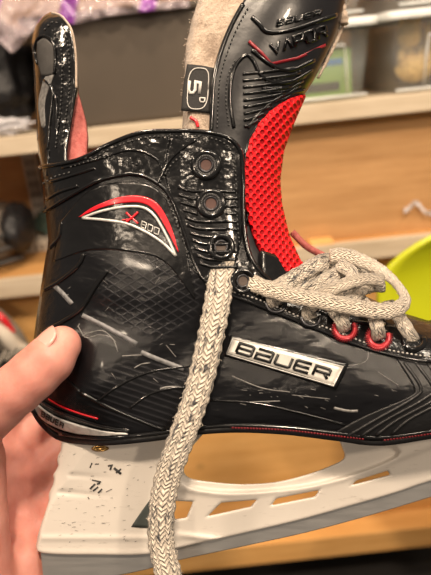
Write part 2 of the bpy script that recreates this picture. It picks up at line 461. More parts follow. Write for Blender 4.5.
# implicit surface -> mesh
def surfnet(f):
    s = f < 0
    nx, ny, nz = f.shape
    acc = np.zeros((nx - 1, ny - 1, nz - 1, 3), np.float32); cnt = np.zeros((nx - 1, ny - 1, nz - 1), np.float32)
    sl = lambda o, n: slice(o, n - 1 + o)
    for ax in range(3):
        oth = [a for a in range(3) if a != ax]
        for i in (0, 1):
            for j in (0, 1):
                o1 = [0, 0, 0]; o1[oth[0]] = i; o1[oth[1]] = j; o2 = list(o1); o2[ax] = 1
                A = tuple(sl(o1[k], f.shape[k]) for k in range(3)); Bq = tuple(sl(o2[k], f.shape[k]) for k in range(3))
                fa, fb = f[A], f[Bq]; m = s[A] != s[Bq]
                t = np.where(m, fa / np.where(m, fa - fb, 1), 0)
                for k in range(3):
                    acc[..., k] += np.where(m, (t if k == ax else o1[k]), 0)
                cnt += m
    act = cnt > 0; idx = -np.ones(act.shape, int); idx[act] = np.arange(act.sum())
    base = np.argwhere(act); V = base + acc[act] / cnt[act][:, None]
    Fs = []
    for ax in range(3):
        a1, a2 = [(1, 2), (2, 0), (0, 1)][ax]
        A = [slice(1, -1)] * 3; A[ax] = slice(0, -1); Bq = list(A); Bq[ax] = slice(1, None)
        A, Bq = tuple(A), tuple(Bq)
        m = s[A] != s[Bq]; flip = s[A][m]
        p = np.argwhere(m); p = p + np.array([0 if k == ax else 1 for k in range(3)])
        def at(d1, d2):
            q = p.copy(); q[:, a1] -= d1; q[:, a2] -= d2; return idx[q[:, 0], q[:, 1], q[:, 2]]
        q = np.stack([at(1, 1), at(0, 1), at(0, 0), at(1, 0)], 1)
        q[~flip] = q[~flip][:, ::-1]; Fs.append(q)
    return V, np.vstack(Fs)
def np_mesh(name, V, Fq):
    me = bpy.data.meshes.new(name); me.from_pydata(V.tolist(), [], Fq.tolist()); me.update(); return me

# ================================================================== ICE SKATE
skate = empty('ice_skate', HELD, 'black and red ice hockey skate with white blade holder held up by the hand', 'ice skate')

# ---- shell of the boot
G = coons(BOTTOM,
          [(40, 166), (66, 162), (85, 156), (110, 143), (140, 132), (175, 130), (205, 131), (228, 137), (240, 150), (244, 175), (244, 205), (246, 235), (254, 262), (275, 284), (310, 306), (345, 319), (385, 325), (431, 321), (490, 332), (545, 360), (580, 424)],
          [(31, 400), (31, 375), (33, 345), (39, 300), (45, 260), (48, 240), (44, 200), (40, 166)],
          [(580, 425), (580.2, 424.7), (580, 424)], 150, 80)
shell = bmesh_out('boot_shell', sheet(G, Tb, sides='both'), 'shell', skate)
solid(shell, .0022)
# outsole
bm = bmesh.new(); c = catmull(BOTTOM, 90); R_ = []
for x, y in c:
    T = Tb(x, y) + .6
    R_.append([bm.verts.new(Vector((P(x, y, T).x, -q * T / 1000, P(x, y, T).z - .0006))) for q in (1, .9, .5, 0, -.5, -.9, -1)])
for i in range(len(R_) - 1):
    for k in range(6): bm.faces.new((R_[i][k], R_[i][k + 1], R_[i + 1][k + 1], R_[i + 1][k]))
o = bmesh_out('outsole', bm, 'rubber', skate); solid(o, .0036, 0)
bm = bmesh.new()
drape_tube(bm, [(60, 434), (100, 438), (150, 434), (190, 428.5), (235, 425.5), (285, 427.5), (335, 433), (380, 437.5), (431, 431), (490, 421), (540, 417)], .0011, .3, 90)
bmesh_out('sole_welt', bm, 'ridge', skate)
bm = bmesh.new()
stitches(bm, [(232, 427.5), (285, 429.8), (335, 435.6), (365, 439)], .0007, 3, .95, 1.5)
stitches(bm, [(384, 440), (431, 433.5), (490, 423.5)], .0007, 3, .95, 1.5)
tag(bmesh_out('sole_stripe', bm, 'dark_red', skate), 'dark red stitched stripe')

# ---- collar overlay, facings, quarter edges
def overlay(name, bot, top, left, right, nu, nv, off, mat, th=.0010, surf=Tb, parent=skate):
    G = coons(bot, top, left, right, nu, nv)
    o = bmesh_out(name, sheet(G, lambda x, y: surf(x, y) + off), mat, parent)
    return solid(o, th, -1)
overlay('collar_panel', [(44, 212), (70, 196), (100, 180), (135, 174), (158, 184), (172, 200)],
        [(40, 167), (66, 163), (85, 157), (110, 144), (140, 133), (172, 131)],
        [(44, 212), (43, 190), (40, 167)], [(172, 200), (165, 170), (172, 131)], 70, 30, 1.1, 'patent')
overlay('eyelet_facing', [(172, 200), (185, 235), (200, 275), (222, 292)], [(172, 131.5), (205, 131.5), (228, 138), (240, 151)],
        [(172, 200), (165, 170), (172, 131.5)], [(222, 292), (236, 262), (242, 232), (241.5, 200), (242, 175), (240, 151)], 40, 50, 1.2, 'patent')
overlay('lower_facing', [(222, 292), (260, 306), (310, 326), (360, 346), (400, 357), (431, 362), (470, 366)],
        [(238, 262), (254, 263), (275, 285), (310, 307), (345, 320), (385, 326), (431, 323), (470, 334)],
        [(222, 292), (228, 280), (238, 262)], [(470, 366), (472, 350), (470, 334)], 90, 26, 1.15, 'patent')
overlay('toe_panel', [(330, 436), (350, 438.5), (380, 441), (431, 434.5), (470, 428)], [(398, 359), (431, 365), (470, 367)],
        [(330, 436), (362, 418), (408, 398), (415, 388), (398, 359)], [(470, 428), (472, 400), (470, 367)], 50, 40, .9, 'rubber')
# pressed quarter panel around the ankle
overlay('ankle_panel', [(52, 262), (90, 250), (130, 252), (165, 262), (195, 300)], [(60, 222), (90, 190), (125, 182), (158, 190), (184, 235)],
        [(52, 262), (56, 240), (60, 222)], [(195, 300), (190, 270), (184, 235)], 50, 30, .55, 'patent_smooth')
# raised edges and piping
bm = bmesh.new()
for pts, r, off in (
    ([(40, 167), (66, 163), (85, 157), (110, 144), (140, 133), (175, 131), (205, 132), (228, 138), (240, 151), (243, 175), (243, 205), (245, 235), (253, 262), (275, 285), (310, 307), (345, 320), (385, 326)], .0012, 1.),
    ([(44, 212), (70, 196), (100, 180), (135, 174), (158, 184), (172, 200), (185, 235), (200, 275), (222, 292)], .0010, .9),
    ([(222, 292), (260, 306), (310, 326), (360, 346), (400, 357), (431, 362)], .0010, 1.),
    ([(62, 168), (95, 160), (130, 150), (155, 158), (166, 176)], .0007, 1.2),
    ([(158, 184), (170, 160), (186, 146), (196, 140)], .0008, 1.3),
    ([(50, 182), (70, 176), (95, 168)], .0009, 1.2), ([(46, 200), (60, 192), (78, 186)], .0009, 1.2),
    ([(228, 296), (224, 320)], .0006, .2),
): drape_tube(bm, pts, r, off, len(pts) * 7)
bmesh_out('piping', bm, 'ridge', skate)
# horizontal ribs of the facing
bm = bmesh.new()
for k in range(11):
    y = 190 + k * 7.6
    xl = 174 + max(0, y - 196) * .30; xr_ = 238 if abs(y - 204) > 13 else 196
    drape_tube(bm, [(xl + 4, y - 3), (xl + 18, y + 1), (min(xr_, xl + 45), y + 1)], .0009, 1.4, 12)
    if xr_ == 196: drape_tube(bm, [(226, y + 1), (238, y + 1)], .0008, 1.4, 6)
    elif y < 230: drape_tube(bm, [(xl + 44, y + 1), (238, y + 2)], .0007, 1.4, 6)
bmesh_out('facing_rib', bm, 'ridge', skate)
# ribs on the toe panel and around the lower quarter
bm = bmesh.new()
for k in range(4):
    d = k * 12
    drape_tube(bm, [(345 + d * 1.3, 437.5 - d * .1), (375 + d, 420 - d * .05), (412 + d, 399), (421 + d, 388), (404 + d, 362 + d * .1)], .0009, .9, 26)
for k in range(0):
    drape_tube(bm, [(418 + k * 7, 405 + k * 1), (405 + k * 7, 418), (385 + k * 7, 432)], .0005, 1.0, 10)
bmesh_out('toe_rib', bm, 'rubber', skate)
bm = bmesh.new()
for pts, r in (([(96, 402), (120, 385), (150, 372), (190, 366)], .0007), ([(130, 408), (150, 394), (175, 388), (192, 388)], .0007),
               ([(80, 392), (110, 408), (150, 425), (165, 430)], .0009), ([(60, 374), (80, 392)], .0009), ([(44, 290), (60, 281), (78, 266), (84, 254)], .0012), ([(42, 332), (62, 322), (82, 308), (96, 286), (108, 270)], .0013), ([(50, 248), (60, 236), (62, 222)], .001),
               ([(210, 400), (260, 404), (320, 418), (345, 425)], .0006)):
    drape_tube(bm, pts, r, .1, len(pts) * 8)
bmesh_out('quarter_ridge', bm, 'ridge', skate)

# ---- stitching
bm = bmesh.new()
stitches(bm, [(234, 292), (262, 301), (310, 321), (345, 335), (385, 349), (431, 357), (468, 361)], .00055, 4.4, .7, 1.6)
tag(bmesh_out('stitching', bm, 'thread', skate), 'pale stitched seam under the eyelets')
bm = bmesh.new()
for p in ([(70, 167), (90, 160), (112, 148), (142, 138), (175, 136), (205, 137), (224, 143), (233, 155), (236, 180), (237, 215), (240, 250)],
          [(80, 158), (112, 158), (140, 165)], [(166, 196), (180, 232), (194, 268), (214, 286)], [(232, 284), (262, 297), (290, 310)], [(160, 182), (172, 164), (186, 152)],
          [(42, 184), (56, 176), (72, 172)]):
    stitches(bm, p, .00045, 4.4, .7, 1.6)
bmesh_out('stitching', bm, 'dark_thread', skate)

# ---- crescent emblem
E_up = [(78, 217), (95, 206), (120, 197), (142, 196), (158, 204), (170, 224), (179, 251)]
overlay('red_crescent', [(80, 217), (100, 208), (122, 203), (142, 203), (155, 211), (167, 230), (178, 252)], E_up,
        [(80, 217), (79, 217), (78, 217)], [(178, 252), (178.6, 251.5), (179, 251)], 40, 6, 1.3, 'red', .0008)
bm = bmesh.new()
drape_ribbon(bm, [(82, 218), (100, 211.5), (122, 207), (141, 207), (153, 214), (164, 231), (176, 256)], 2.6, .8, .7, n=40)
drape_ribbon(bm, [(82, 218), (105, 220), (128, 224), (148, 233), (164, 244), (176, 256)], 2.6, .8, .7, n=40)
bmesh_out('silver_outline', bm, 'silver', skate)
bm = bmesh.new()
drape_ribbon(bm, [(126, 212.5), (131, 217), (138, 223.5)], 2., .5, .8); drape_ribbon(bm, [(126, 222), (132, 217.5), (138, 212)], 2.2, .5, .8)
drape_ribbon(bm, [(122, 220), (130, 219)], 1.2, .5, .8)
tag(bmesh_out('emblem_lettering', bm, 'red', skate), 'red letter X of the emblem')
bm = bmesh.new()
text(bm, '800', (141, 227), (4.4, 2.0), (1.2, -6.0), .9, .5, .8, gap=1.45)
bmesh_out('emblem_lettering', bm, 'silver', skate)

# ---- scratches and grey bars
bm = bmesh.new()
for p in ([(52, 284), (60, 291), (72, 304)], [(82, 315), (110, 329), (137, 344)], [(141, 352), (160, 360), (184, 369)]):
    drape_ribbon(bm, p, 4.6, .25, .12, n=14)
bmesh_out('grey_bar', bm, 'grey_print', skate)
bm = bmesh.new()
for p, w in (([(78, 326), (86, 338), (98, 335), (112, 338), (118, 352)], 1.0), ([(82, 336), (92, 332), (104, 331), (116, 342)], .8), ([(122, 356), (142, 355)], 1.2), ([(166, 345), (176, 357)], .7),
             ([(134, 368), (142, 364), (150, 363)], 1.2),
             ([(160, 389), (168, 387), (180, 387)], 2.), ([(334, 408), (348, 411), (358, 411)], 2.6), ([(232, 376), (262, 388), (290, 392)], 1.), ([(250, 402), (280, 401)], 1.),
             ([(346, 366), (366, 361), (368, 345)], .6), ([(378, 372), (398, 385)], .6), ([(292, 395), (330, 399)], .7), ([(268, 289), (274, 282)], 2.)):
    drape_ribbon(bm, p, w, .12, .1, n=14)
for _ in range(22):
    x, y, a = random.uniform(230, 395), random.uniform(388, 410), random.uniform(-.3, .9); l = random.uniform(1, 7)
    drape_ribbon(bm, [(x, y), (x + l * math.cos(a), y + l * math.sin(a) * .5)], random.uniform(.3, .8), .1, .1, smooth=False)
for _ in range(16):
    x, y, a = random.uniform(60, 175), random.uniform(265, 380), random.uniform(-1, 1); l = random.uniform(1, 8)
    drape_ribbon(bm, [(x, y), (x + l * math.cos(a), y + l * math.sin(a))], random.uniform(.3, .6), .1, .1, smooth=False)
tag(bmesh_out('scuff_mark', bm, 'scuff', skate), kind='stuff')

# ---- heel strip with lettering, red line
overlay('heel_strip', [(36, 411), (48, 422), (70, 431), (100, 435), (128, 434)], [(36, 402), (50, 413), (68, 421), (100, 430), (128, 433)],
        [(36, 411), (36, 406), (36, 402)], [(128, 434), (128, 433.5), (128, 433)], 40, 8, .9, 'silver', .0008)
bm = bmesh.new(); drape_ribbon(bm, [(48, 399), (60, 406), (78, 413), (98, 419)], 1.8, .5, .2, n=20)
tag(bmesh_out('heel_stripe', bm, 'red', skate), 'thin red line above the heel strip')
bm = bmesh.new(); drape_ribbon(bm, [(36, 398), (50, 407), (70, 416), (100, 426), (130, 431)], 2.6, .9, .1, n=30)
drape_ribbon(bm, [(34, 410), (46, 424), (68, 434.5), (100, 438)], 2.6, 1.2, .1, n=30)
bmesh_out('heel_ridge', bm, 'ridge', skate)
bm = bmesh.new(); text(bm, 'BaUER', (41, 416), (3.0, 1.7), (1.0, -4.6), 1.2, .5, 3.2, gap=1.55)
bmesh_out('heel_lettering', bm, 'letter_black', skate)

# ---- badge on the side
bd = (overlay('badge', [(223, 356), (280, 373), (336, 390)], [(229, 334), (290, 349), (349, 363)], [(223, 356), (226, 345), (229, 334)], [(336, 390), (343, 377), (349, 363)], 30, 8, 1.2, 'patent_smooth', .0014))
def drp(off): return lambda x, y, o=0.: P(x, y, Tb(x, y) + off + o)
Gb = coons([(227, 353), (280, 368.5), (333, 385)], [(233, 339), (290, 353), (342, 367)], [(227, 353), (230, 346), (233, 339)], [(333, 385), (338, 376), (342, 367)], 30, 6)
o = bmesh_out('badge_plate', sheet(Gb, lambda x, y: Tb(x, y) + 1.7), 'badge_silver', bd); solid(o, .0006)
bm = bmesh.new(); drape_ribbon(bm, [(226.5, 354), (233, 338), (343, 366.5), (333.5, 386), (226.5, 354)], 1.2, .8, 1.3, smooth=False)
bmesh_out('badge_rim', bm, 'silver', bd)
bm = bmesh.new()
e = np.array([14.6, 4.3]); up = np.array([4.0, -9.2])
org = np.array([236., 352.2])
for i, (ch, wd) in enumerate(zip('BaUER', (1, 1, 1.02, 1, 1))):
    for st in GLYPH[ch]:
        drape_ribbon(bm, [org + e * x + up * y for x, y in st], 2.8, .5, 1.7, smooth=False)
    org = org + e * 1.31
bmesh_out('badge_lettering', bm, 'letter_black', bd)

# ---- eyelets
def eyelet(px, py, r, mat, name='eyelet', hole='eye_hole', lab=None, arc=(0, 360), tube=.28, off=1.6):
    """a ring seated in the facing; r in outline units"""
    c0 = S(px, py, off); nx = (S(px + 4, py, off) - S(px - 4, py, off)).normalized(); nz = (S(px, py - 4, off) - S(px, py + 4, off)).normalized()
    nn = nz.cross(nx).normalized()
    if nn.y > 0: nn = -nn
    rr = r * .00048
    bm = bmesh.new()
    ks = [math.radians(a) for a in np.linspace(arc[0], arc[1], 33 if arc[1] - arc[0] >= 360 else 22)]
    full = arc[1] - arc[0] >= 360
    if full: ks = ks[:-1]
    tube_bm(bm, [c0 + (nx * math.cos(a) + nz * math.sin(a)) * rr for a in ks], rr * tube, 10, closed=full)
    o = bmesh_out(name, bm, mat, skate)
    if lab: tag(o, lab)
    if hole:
        bm = bmesh.new()
        tube_bm(bm, [c0 + (nx * math.cos(a) + nz * math.sin(a)) * rr * .55 - nn * .0002 for a in ks], rr * .13, 8, closed=True)
        bmesh_out('eyelet_flange', bm, 'eye_metal', o)
        bm = bmesh.new()
        cv = bm.verts.new(c0 - nn * .0002)
        ring = [bm.verts.new(c0 + (nx * math.cos(a) + nz * math.sin(a)) * rr * .55 + nn * .0001) for a in ks]
        for i in range(len(ring)): bm.faces.new((cv, ring[i], ring[(i + 1) % len(ring)]))
        bmesh_out('eyelet_hole', bm, hole, o)
    return o
for x, y in ((206, 165), (211, 203.5)):
    eyelet(x, y, 12.5, 'ridge')
    bm = bmesh.new()
    for k in range(34):
        a = 2 * math.pi * k / 34
        p0, p1 = S(x + 8.2 * math.cos(a), y + 8.2 * math.sin(a), 2.9), S(x + 10.4 * math.cos(a + .12), y + 10.4 * math.sin(a + .12), 3.2)
        tube_bm(bm, [p0, p1], .00018, 5)
    bmesh_out('eyelet_beading', bm, 'grey_print', skate)
eyelet(221, 247, 11.5, 'ridge', hole='dark_slot'); eyelet(243, 281, 11, 'ridge', hole='dark_slot')
eyelet(276, 303, 10, 'eye_metal', arc=(170, 370), hole=None, tube=.2)
eyelet(311, 317, 10, 'eye_metal', arc=(170, 370), hole=None, tube=.2)
eyelet(345, 329, 10.5, 'eye_red', arc=(130, 395), hole=None, tube=.26, lab='red metal eyelet')
eyelet(379, 337.5, 11, 'eye_red', arc=(140, 385), hole=None, tube=.26, lab='red metal eyelet')
eyelet(414, 341, 12, 'ridge', arc=(150, 380), hole=None, tube=.24)
# red wire wound round the two red eyelets
bm = bmesh.new()
for (x, y, r, a0, a1) in ((345, 329, 10.5, -35, 230), (379, 337.5, 11, -25, 220)):
    for a in np.linspace(a0, a1, 26):
        a = math.radians(a)
        tube_bm(bm, [S(x + (r - 3) * math.cos(a), y + (r - 3) * math.sin(a), 2.6), S(x + r * math.cos(a + .1), y + r * math.sin(a + .1), 3.3), S(x + (r + 3) * math.cos(a + .2), y + (r + 3) * math.sin(a + .2), 2.2)], .00028, 5)
bmesh_out('eyelet_ridges', bm, 'eye_red', skate)

# ---- heel guard (tendon guard)
TG_L = [(-10, 31), (12, 50), (16, 42), (24, 36), (34, 33), (45, 31.5), (60, 33), (100, 35), (140, 37), (185, 42)]
TG_R = [(12, 52), (14, 60), (20, 66), (28, 71), (40, 74), (60, 76), (90, 76.5), (120, 71), (150, 66), (185, 66)]
def Tg(px, py):
    d = px - interp(py, TG_L); top = max(0, py - 11)
    return 19 * g(max(0, d) / 44) * g(top / 14) * (1 + max(0, py - 130) / 110)
Gt = rows(TG_L, TG_R, 12, 178, 16, 60)
tg = bmesh_out('tendon_guard', sheet(Gt, Tg, sides='both', yaw=-.5), 'patent', skate); solid(tg, .003)
SG = lambda x, y, o=0.: P(x, y, Tg(x, y) + o)
bm = bmesh.new(); stitches(bm, [(62, 24), (67, 40), (69, 60), (69, 90), (65, 120), (61, 148)], .00045, 4.2, .7, .5, SG)
stitches(bm, [(44, 30), (52, 22), (60, 24)], .00045, 4.2, .7, .5, SG)
stitches(bm, [(52, 30), (60, 45), (62, 70), (60, 110), (55, 150)], .0004, 4.2, .7, .5, SG); bmesh_out('stitching', bm, 'dark_thread', tg)
bm = bmesh.new(); drape_tube(bm, [(52, 12.8), (60, 15), (66, 21), (71, 29), (74, 41), (76, 60), (76.3, 88)], .0006, .2, 40, SG)
tag(bmesh_out('edge_binding', bm, 'felt', tg), 'pale felt edge')
overlay('tendon_patch', [(41, 76), (47, 76), (54, 74)], [(37, 42), (44, 38), (52, 44)], [(41, 76), (37, 60), (37, 42)], [(54, 74), (55, 58), (52, 44)], 14, 14, .5, 'charcoal', .001, Tg, tg)
overlay('worn_patch', [(41, 126), (43, 128), (45, 126)], [(43, 80), (48, 74), (54, 74)], [(41, 126), (38, 104), (43, 80)], [(45, 126), (45, 100), (54, 74)], 8, 22, .4, 'scuff', .0008, Tg, tg)
bm = bmesh.new()
for p in ([(37, 64), (34, 50), (38, 38), (46, 36), (53, 42), (55, 58), (54, 74)], [(48, 150), (48, 160), (47, 176)], [(58, 120), (57, 135)], [(50, 88), (56, 100), (56, 130)], [(44, 80), (52, 90), (50, 120), (47, 150)]):
    drape_tube(bm, p, .0007, .6, 24, SG)
bmesh_out('guard_ridge', bm, 'ridge', tg)
# liner showing in front of the guard
LN_R = [(26, 68), (60, 74), (90, 76.5), (105, 81), (120, 85), (135, 87), (150, 86), (175, 84)]
Gl = rows([(26, 60), (60, 60), (175, 50)], LN_R, 26, 176, 14, 50)
o = bmesh_out('liner', sheet(Gl, lambda x, y: Tg(x, y) * .82 - 1.5, sides='both', yaw=-.5), 'pink', skate); solid(o, .004)
tag(o, 'pink fabric liner behind the tendon guard')

# ---- tongue
TL = [(-30, 262), (0, 244), (20, 232), (45, 221), (75, 213), (100, 211), (150, 209), (200, 214), (250, 226), (300, 250)]
TR = [(b, a) for a, b in FRONT if b <= 262] + [(285, 312), (305, 330)]
Gg = rows(TL, TR, -30, 300, 40, 110)
tongue = bmesh_out('tongue', sheet(Gg, Tt, sides='both'), 'tongue_rubber', skate); solid(tongue, .0025)
ST = lambda x, y, o=0.: P(x, y, Tt(x, y) + o)
# red mesh
ML = [(96, 303), (100, 292), (106, 280), (114, 270), (125, 260), (140, 251), (155, 247), (175, 245), (200, 246), (225, 251), (245, 258), (275, 276)]
Gm = rows(ML, [(y, x + .6) for y, x in TR], 96.5, 272, 36, 90)
o = bmesh_out('tongue_mesh', sheet(Gm, lambda x, y: Tt(x, y) + 1.5 * g((x - interp(y, ML)) / 8), sides='both'), 'mesh', tongue); solid(o, .0015)
tag(o, 'red spacer mesh panel')
bm = bmesh.new()
for p, r in (([(300, 97), (280, 105), (262, 122), (249, 143), (244, 170), (245, 205)], .0011), ([(305, 90), (282, 96), (260, 112), (248, 128)], .0009),
             ([(243, 4), (232, 24), (222, 48), (214.5, 77), (212.5, 102), (211, 132)], .0012),
             ([(234, 128), (230, 100), (232, 76), (238, 62), (247, 55), (254, 62), (260, 74), (272, 82), (290, 82), (312, 70)], .0010),
             ([(252, 17), (259, 24), (268, 32), (290, 30), (315, 22), (336, 15)], .0013),
             ([(252, 50), (270, 64), (290, 70), (314, 60)], .0012)):
    drape_tube(bm, p, r, .3, len(p) * 7, ST)
for k in range(9):
    y = 70 + k * 6.6
    a = 243 + max(0, k - 0) * .2
    e_ = min(300, 252 + (9 - k) * 6.5)
    if e_ > a + 3: drape_tube(bm, [(a, y + 4), ((a + e_) / 2, y + 1), (e_, y - 3)], .0009, .3, 10, ST)
for k in range(4):
    drape_tube(bm, [(262 + k * 4, 88 + k * 4), (284, 87 + k * 4), (306 - k * 3, 76 + k * 5)], .0007, .3, 10, ST)
bmesh_out('tongue_ridge', bm, 'ridge', tongue)
bm = bmesh.new(); stitches(bm, [(248, 8), (238, 26), (228, 50), (220, 78), (218, 104), (217, 130)], .00045, 4.2, .7, .4, ST)
stitches(bm, [(266, 82), (286, 77), (306, 68)], .0004, 3.6, .7, .4, ST); stitches(bm, [(229, 126), (226, 100), (228, 76), (236, 58)], .0004, 4, .7, .4, ST)
bmesh_out('stitching', bm, 'dark_thread', tongue)
bm = bmesh.new(); drape_ribbon(bm, [(249, 41), (262, 53), (271, 64), (298, 58), (326, 45)], 3.0, .8, .2, ST, smooth=False)
tag(bmesh_out('tongue_chevron', bm, 'dark_red', tongue), 'dark red chevron line')
bm = bmesh.new()
text(bm, 'VAPOR', (273, 54), (8.6, -2.8), (-2.2, -10.5), 2.4, 1.2, .1, ST, gap=1.34)
text(bm, 'BaUER', (277, 26), (6.6, -1.6), (1.2, -6.), 1.5, .8, .1, ST, gap=1.4)
bmesh_out('tongue_lettering', bm, 'ridge', tongue)
# felt lining of the tongue
FL = [(-30, 214), (0, 198), (20, 192), (45, 186), (60, 185), (90, 184), (135, 182), (200, 190)]
FR = [(-30, 280), (0, 262), (20, 250), (45, 236), (75, 228), (150, 226), (200, 230)]
Tf = lambda x, y: 25.5 * g((x - interp(y, FL) + 3) / 14) - 1.5 + random.uniform(-.25, .25)
felt = bmesh_out('tongue_felt', sheet(rows(FL, FR, -30, 195, 44, 130), Tf, sides='both'), 'felt', tongue); solid(felt, .005)
tag(felt, 'frayed beige felt lining')
bm = bmesh.new()
for i in range(170):
    y = random.uniform(-10, 132); x = interp(y, FL) + random.uniform(-1, 3)
    p = P(x, y, 10 + random.uniform(-4, 12)); q = p + Vector((random.uniform(-.0016, .0006), random.uniform(-.001, .001), random.uniform(-.0012, .0012)))
    tube_bm(bm, [p, (p + q) / 2 + Vector((0, 0, random.uniform(-.0003, .0003))), q], .00012, 4)
fib = bm; bm = bmesh.new()
c = catmull([(318, -25), (328, -12), (337, 0), (343, 12), (344, 24)], 30)
tube_bm(bm, [P(x, y, 3 + random.uniform(-.5, .5)) for x, y in c], [.0024 + random.uniform(-.0005, .0005) for _ in c], 8)
c = catmull([(344, 22), (338, 38), (328, 58), (318, 78)], 24)
tube_bm(bm, [P(x, y, 0) for x, y in c], [.0010 + random.uniform(-.0003, .0003) for _ in c], 6)
bmesh_out('felt_rim', bm, 'felt', tongue); bm = fib
for i in range(70):
    x, y = 340 + random.uniform(-12, 5), random.uniform(-5, 30)
    p = P(x, y, 3); q = p + Vector((random.uniform(-.001, .003), random.uniform(-.002, .001), random.uniform(-.002, .002)))
    tube_bm(bm, [p, q], .00018, 4)
tag(bmesh_out('felt_fibre', bm, 'felt', tongue), kind='stuff')
# size label
SF = lambda x, y, o=0.: P(x, y, 24.6 + o)
bm = bmesh.new()
Gs = coons([(181, 110.5), (196, 111.5), (210, 113)], [(187, 64), (202, 65.5), (215, 68)], [(181, 110.5), (183, 88), (187, 64)], [(210, 113), (211, 90), (215, 68)], 12, 14)
lab = bmesh_out('size_label', sheet(Gs, lambda x, y: 25.2 - .02 * max(0, 190 - x)), simple('black_woven_label', (.012, .011, .011), .75, bs=.2, bsc=800), tongue); solid(lab, .0008)
bm = bmesh.new()
SL = lambda x, y, o=0.: P(x, y, 25.3 + o)
ov = []
for a in np.linspace(0, 2 * math.pi, 49):
    ca, sa = math.cos(a), math.sin(a); k = 5
    ov.append((198 + 10.2 * math.copysign(abs(ca) ** .65, ca) - sa * 2.6, 88.5 + 20.5 * math.copysign(abs(sa) ** .55, sa) + ca * 1.0))
drape_ribbon(bm, ov, .9, .25, 0, SL, smooth=False)
text(bm, '5', (189.5, 80.5), (-1.2, 12.), (11., 1.2), 2.8, .3, 0, SL)
text(bm, 'D', (200, 97.5), (-.4, 4.2), (5., .5), 1.2, .3, 0, SL)
bmesh_out('label_lettering', bm, simple('pale_label_thread', (.62, .60, .57), .8), tongue)
bm = bmesh.new()
drape_ribbon(bm, [(190, 117), (196, 121), (198, 127)], 3, .4, 0, lambda x, y, o=0.: P(x, y, 24.8 + o)); bmesh_out('label_mark', bm, 'red', tongue)

# ---- vamp under the laces
VY = [(262, 250), (300, 263), (325, 277), (350, 289), (400, 312), (431, 321.5), (470, 329)]
Gv = np.zeros((16, 50, 2))
for i in range(50):
    x = 262 + (470 - 262) * i / 49; y0 = interp(x, VY); y1 = y0 + 55
    for j in range(16): Gv[j, i] = (x, y1 + (y0 - y1) * (j / 15))
o = bmesh_out('vamp', sheet(Gv, lambda x, y: max(0, Tb(x, y) - 2.2), sides='both'), 'patent_smooth', skate); solid(o, .0015)
# far edge of tongue lining peeping past the laces
bm = bmesh.new(); c = catmull([(292, 232), (306, 246), (322, 255), (336, 262)], 16)
tube_bm(bm, [P(x, y, -14) for x, y in c], .0020, 8); tag(bmesh_out('liner', bm, 'pink', skate), 'pink liner edge beyond the laces')

# ---- laces
def lace(pts, w, mat='lace', th=.0021, normal=(0, -1, 0), name='lace', fray=0, lab=None, seg=14, closed=False):
    """pts: (px,py,mm towards viewer[,tilt degrees]); w in outline units"""
    pts = [tuple(p) + (0,) * (4 - len(p)) for p in pts]
    L = sum(math.hypot(b[0] - a[0], b[1] - a[1]) for a, b in zip(pts, pts[1:]))
    c = catmull(pts, max(12, int(L / 1.8))); pp = [P(a[0], a[1], a[2]) for a in c]
    n0 = Vector(normal); n = len(pp); bm = bmesh.new(); uvl = bm.loops.layers.uv.new('UVMap'); rings = []; dist = 0; ds = []
    for i in range(n):
        t = (pp[min(i + 1, n - 1)] - pp[max(i - 1, 0)]).normalized()
        nn = n0 - t * n0.dot(t); nn.normalize()
        nn = Matrix.Rotation(math.radians(c[i][3]), 3, t) @ nn
        s_ = t.cross(nn)
        if i: dist += (pp[i] - pp[i - 1]).length
        ds.append(dist)
        ww = w * .00048 / 2 * (1 + .05 * math.sin(i * .9) + random.uniform(-.02, .02))
        ring = []
        for k in range(seg):
            a = 2 * math.pi * k / seg; ca, sa = math.cos(a), math.sin(a)
            ring.append(bm.verts.new(pp[i] + s_ * (ww * math.copysign(abs(ca) ** .8, ca)) + nn * (th / 2 * math.copysign(abs(sa) ** .7, sa))))
        rings.append(ring)
    for i in range(n - 1):
        for k in range(seg):
            f = bm.faces.new((rings[i][k], rings[i][(k + 1) % seg], rings[i + 1][(k + 1) % seg], rings[i + 1][k]))
            for lp, (ii, kk) in zip(f.loops, ((i, k), (i, k + 1), (i + 1, k + 1), (i + 1, k))):
                lp[uvl].uv = (ds[ii], abs(((kk / seg * 2) % 2) - 1))
    bm.faces.new(rings[0][::-1]); bm.faces.new(rings[-1])
    for _ in range(fray):                                     # loose fibres
        i = random.randrange(n); k = random.randrange(seg); p = rings[i][k].co
        d = Vector((random.uniform(-1, 1), random.uniform(-1, 1), random.uniform(-1, 1))) * .0013
        tube_bm(bm, [p.copy(), p + d * .6 + Vector((0, 0, .0002)), p + d], .00009, 4)
    o = bmesh_out(name, bm, mat, skate)
    if lab: tag(o, lab)
    return o
tp = lambda x, y, o=4.: Tb(x, y) + o
lace([(221, 247, 24), (222, 241, 31), (222, 250, 34), (221, 275, 37), (217, 305, 39), (209, 345, 40), (201, 380, 40), (190, 415, 41), (177, 450, 40), (167, 480, 38), (162, 510, 37), (161, 540, 36), (166, 565, 36), (176, 600, 36), (184, 640, 37)],
     27, fray=260, th=.003, lab='long lace end hanging down over the heel side')
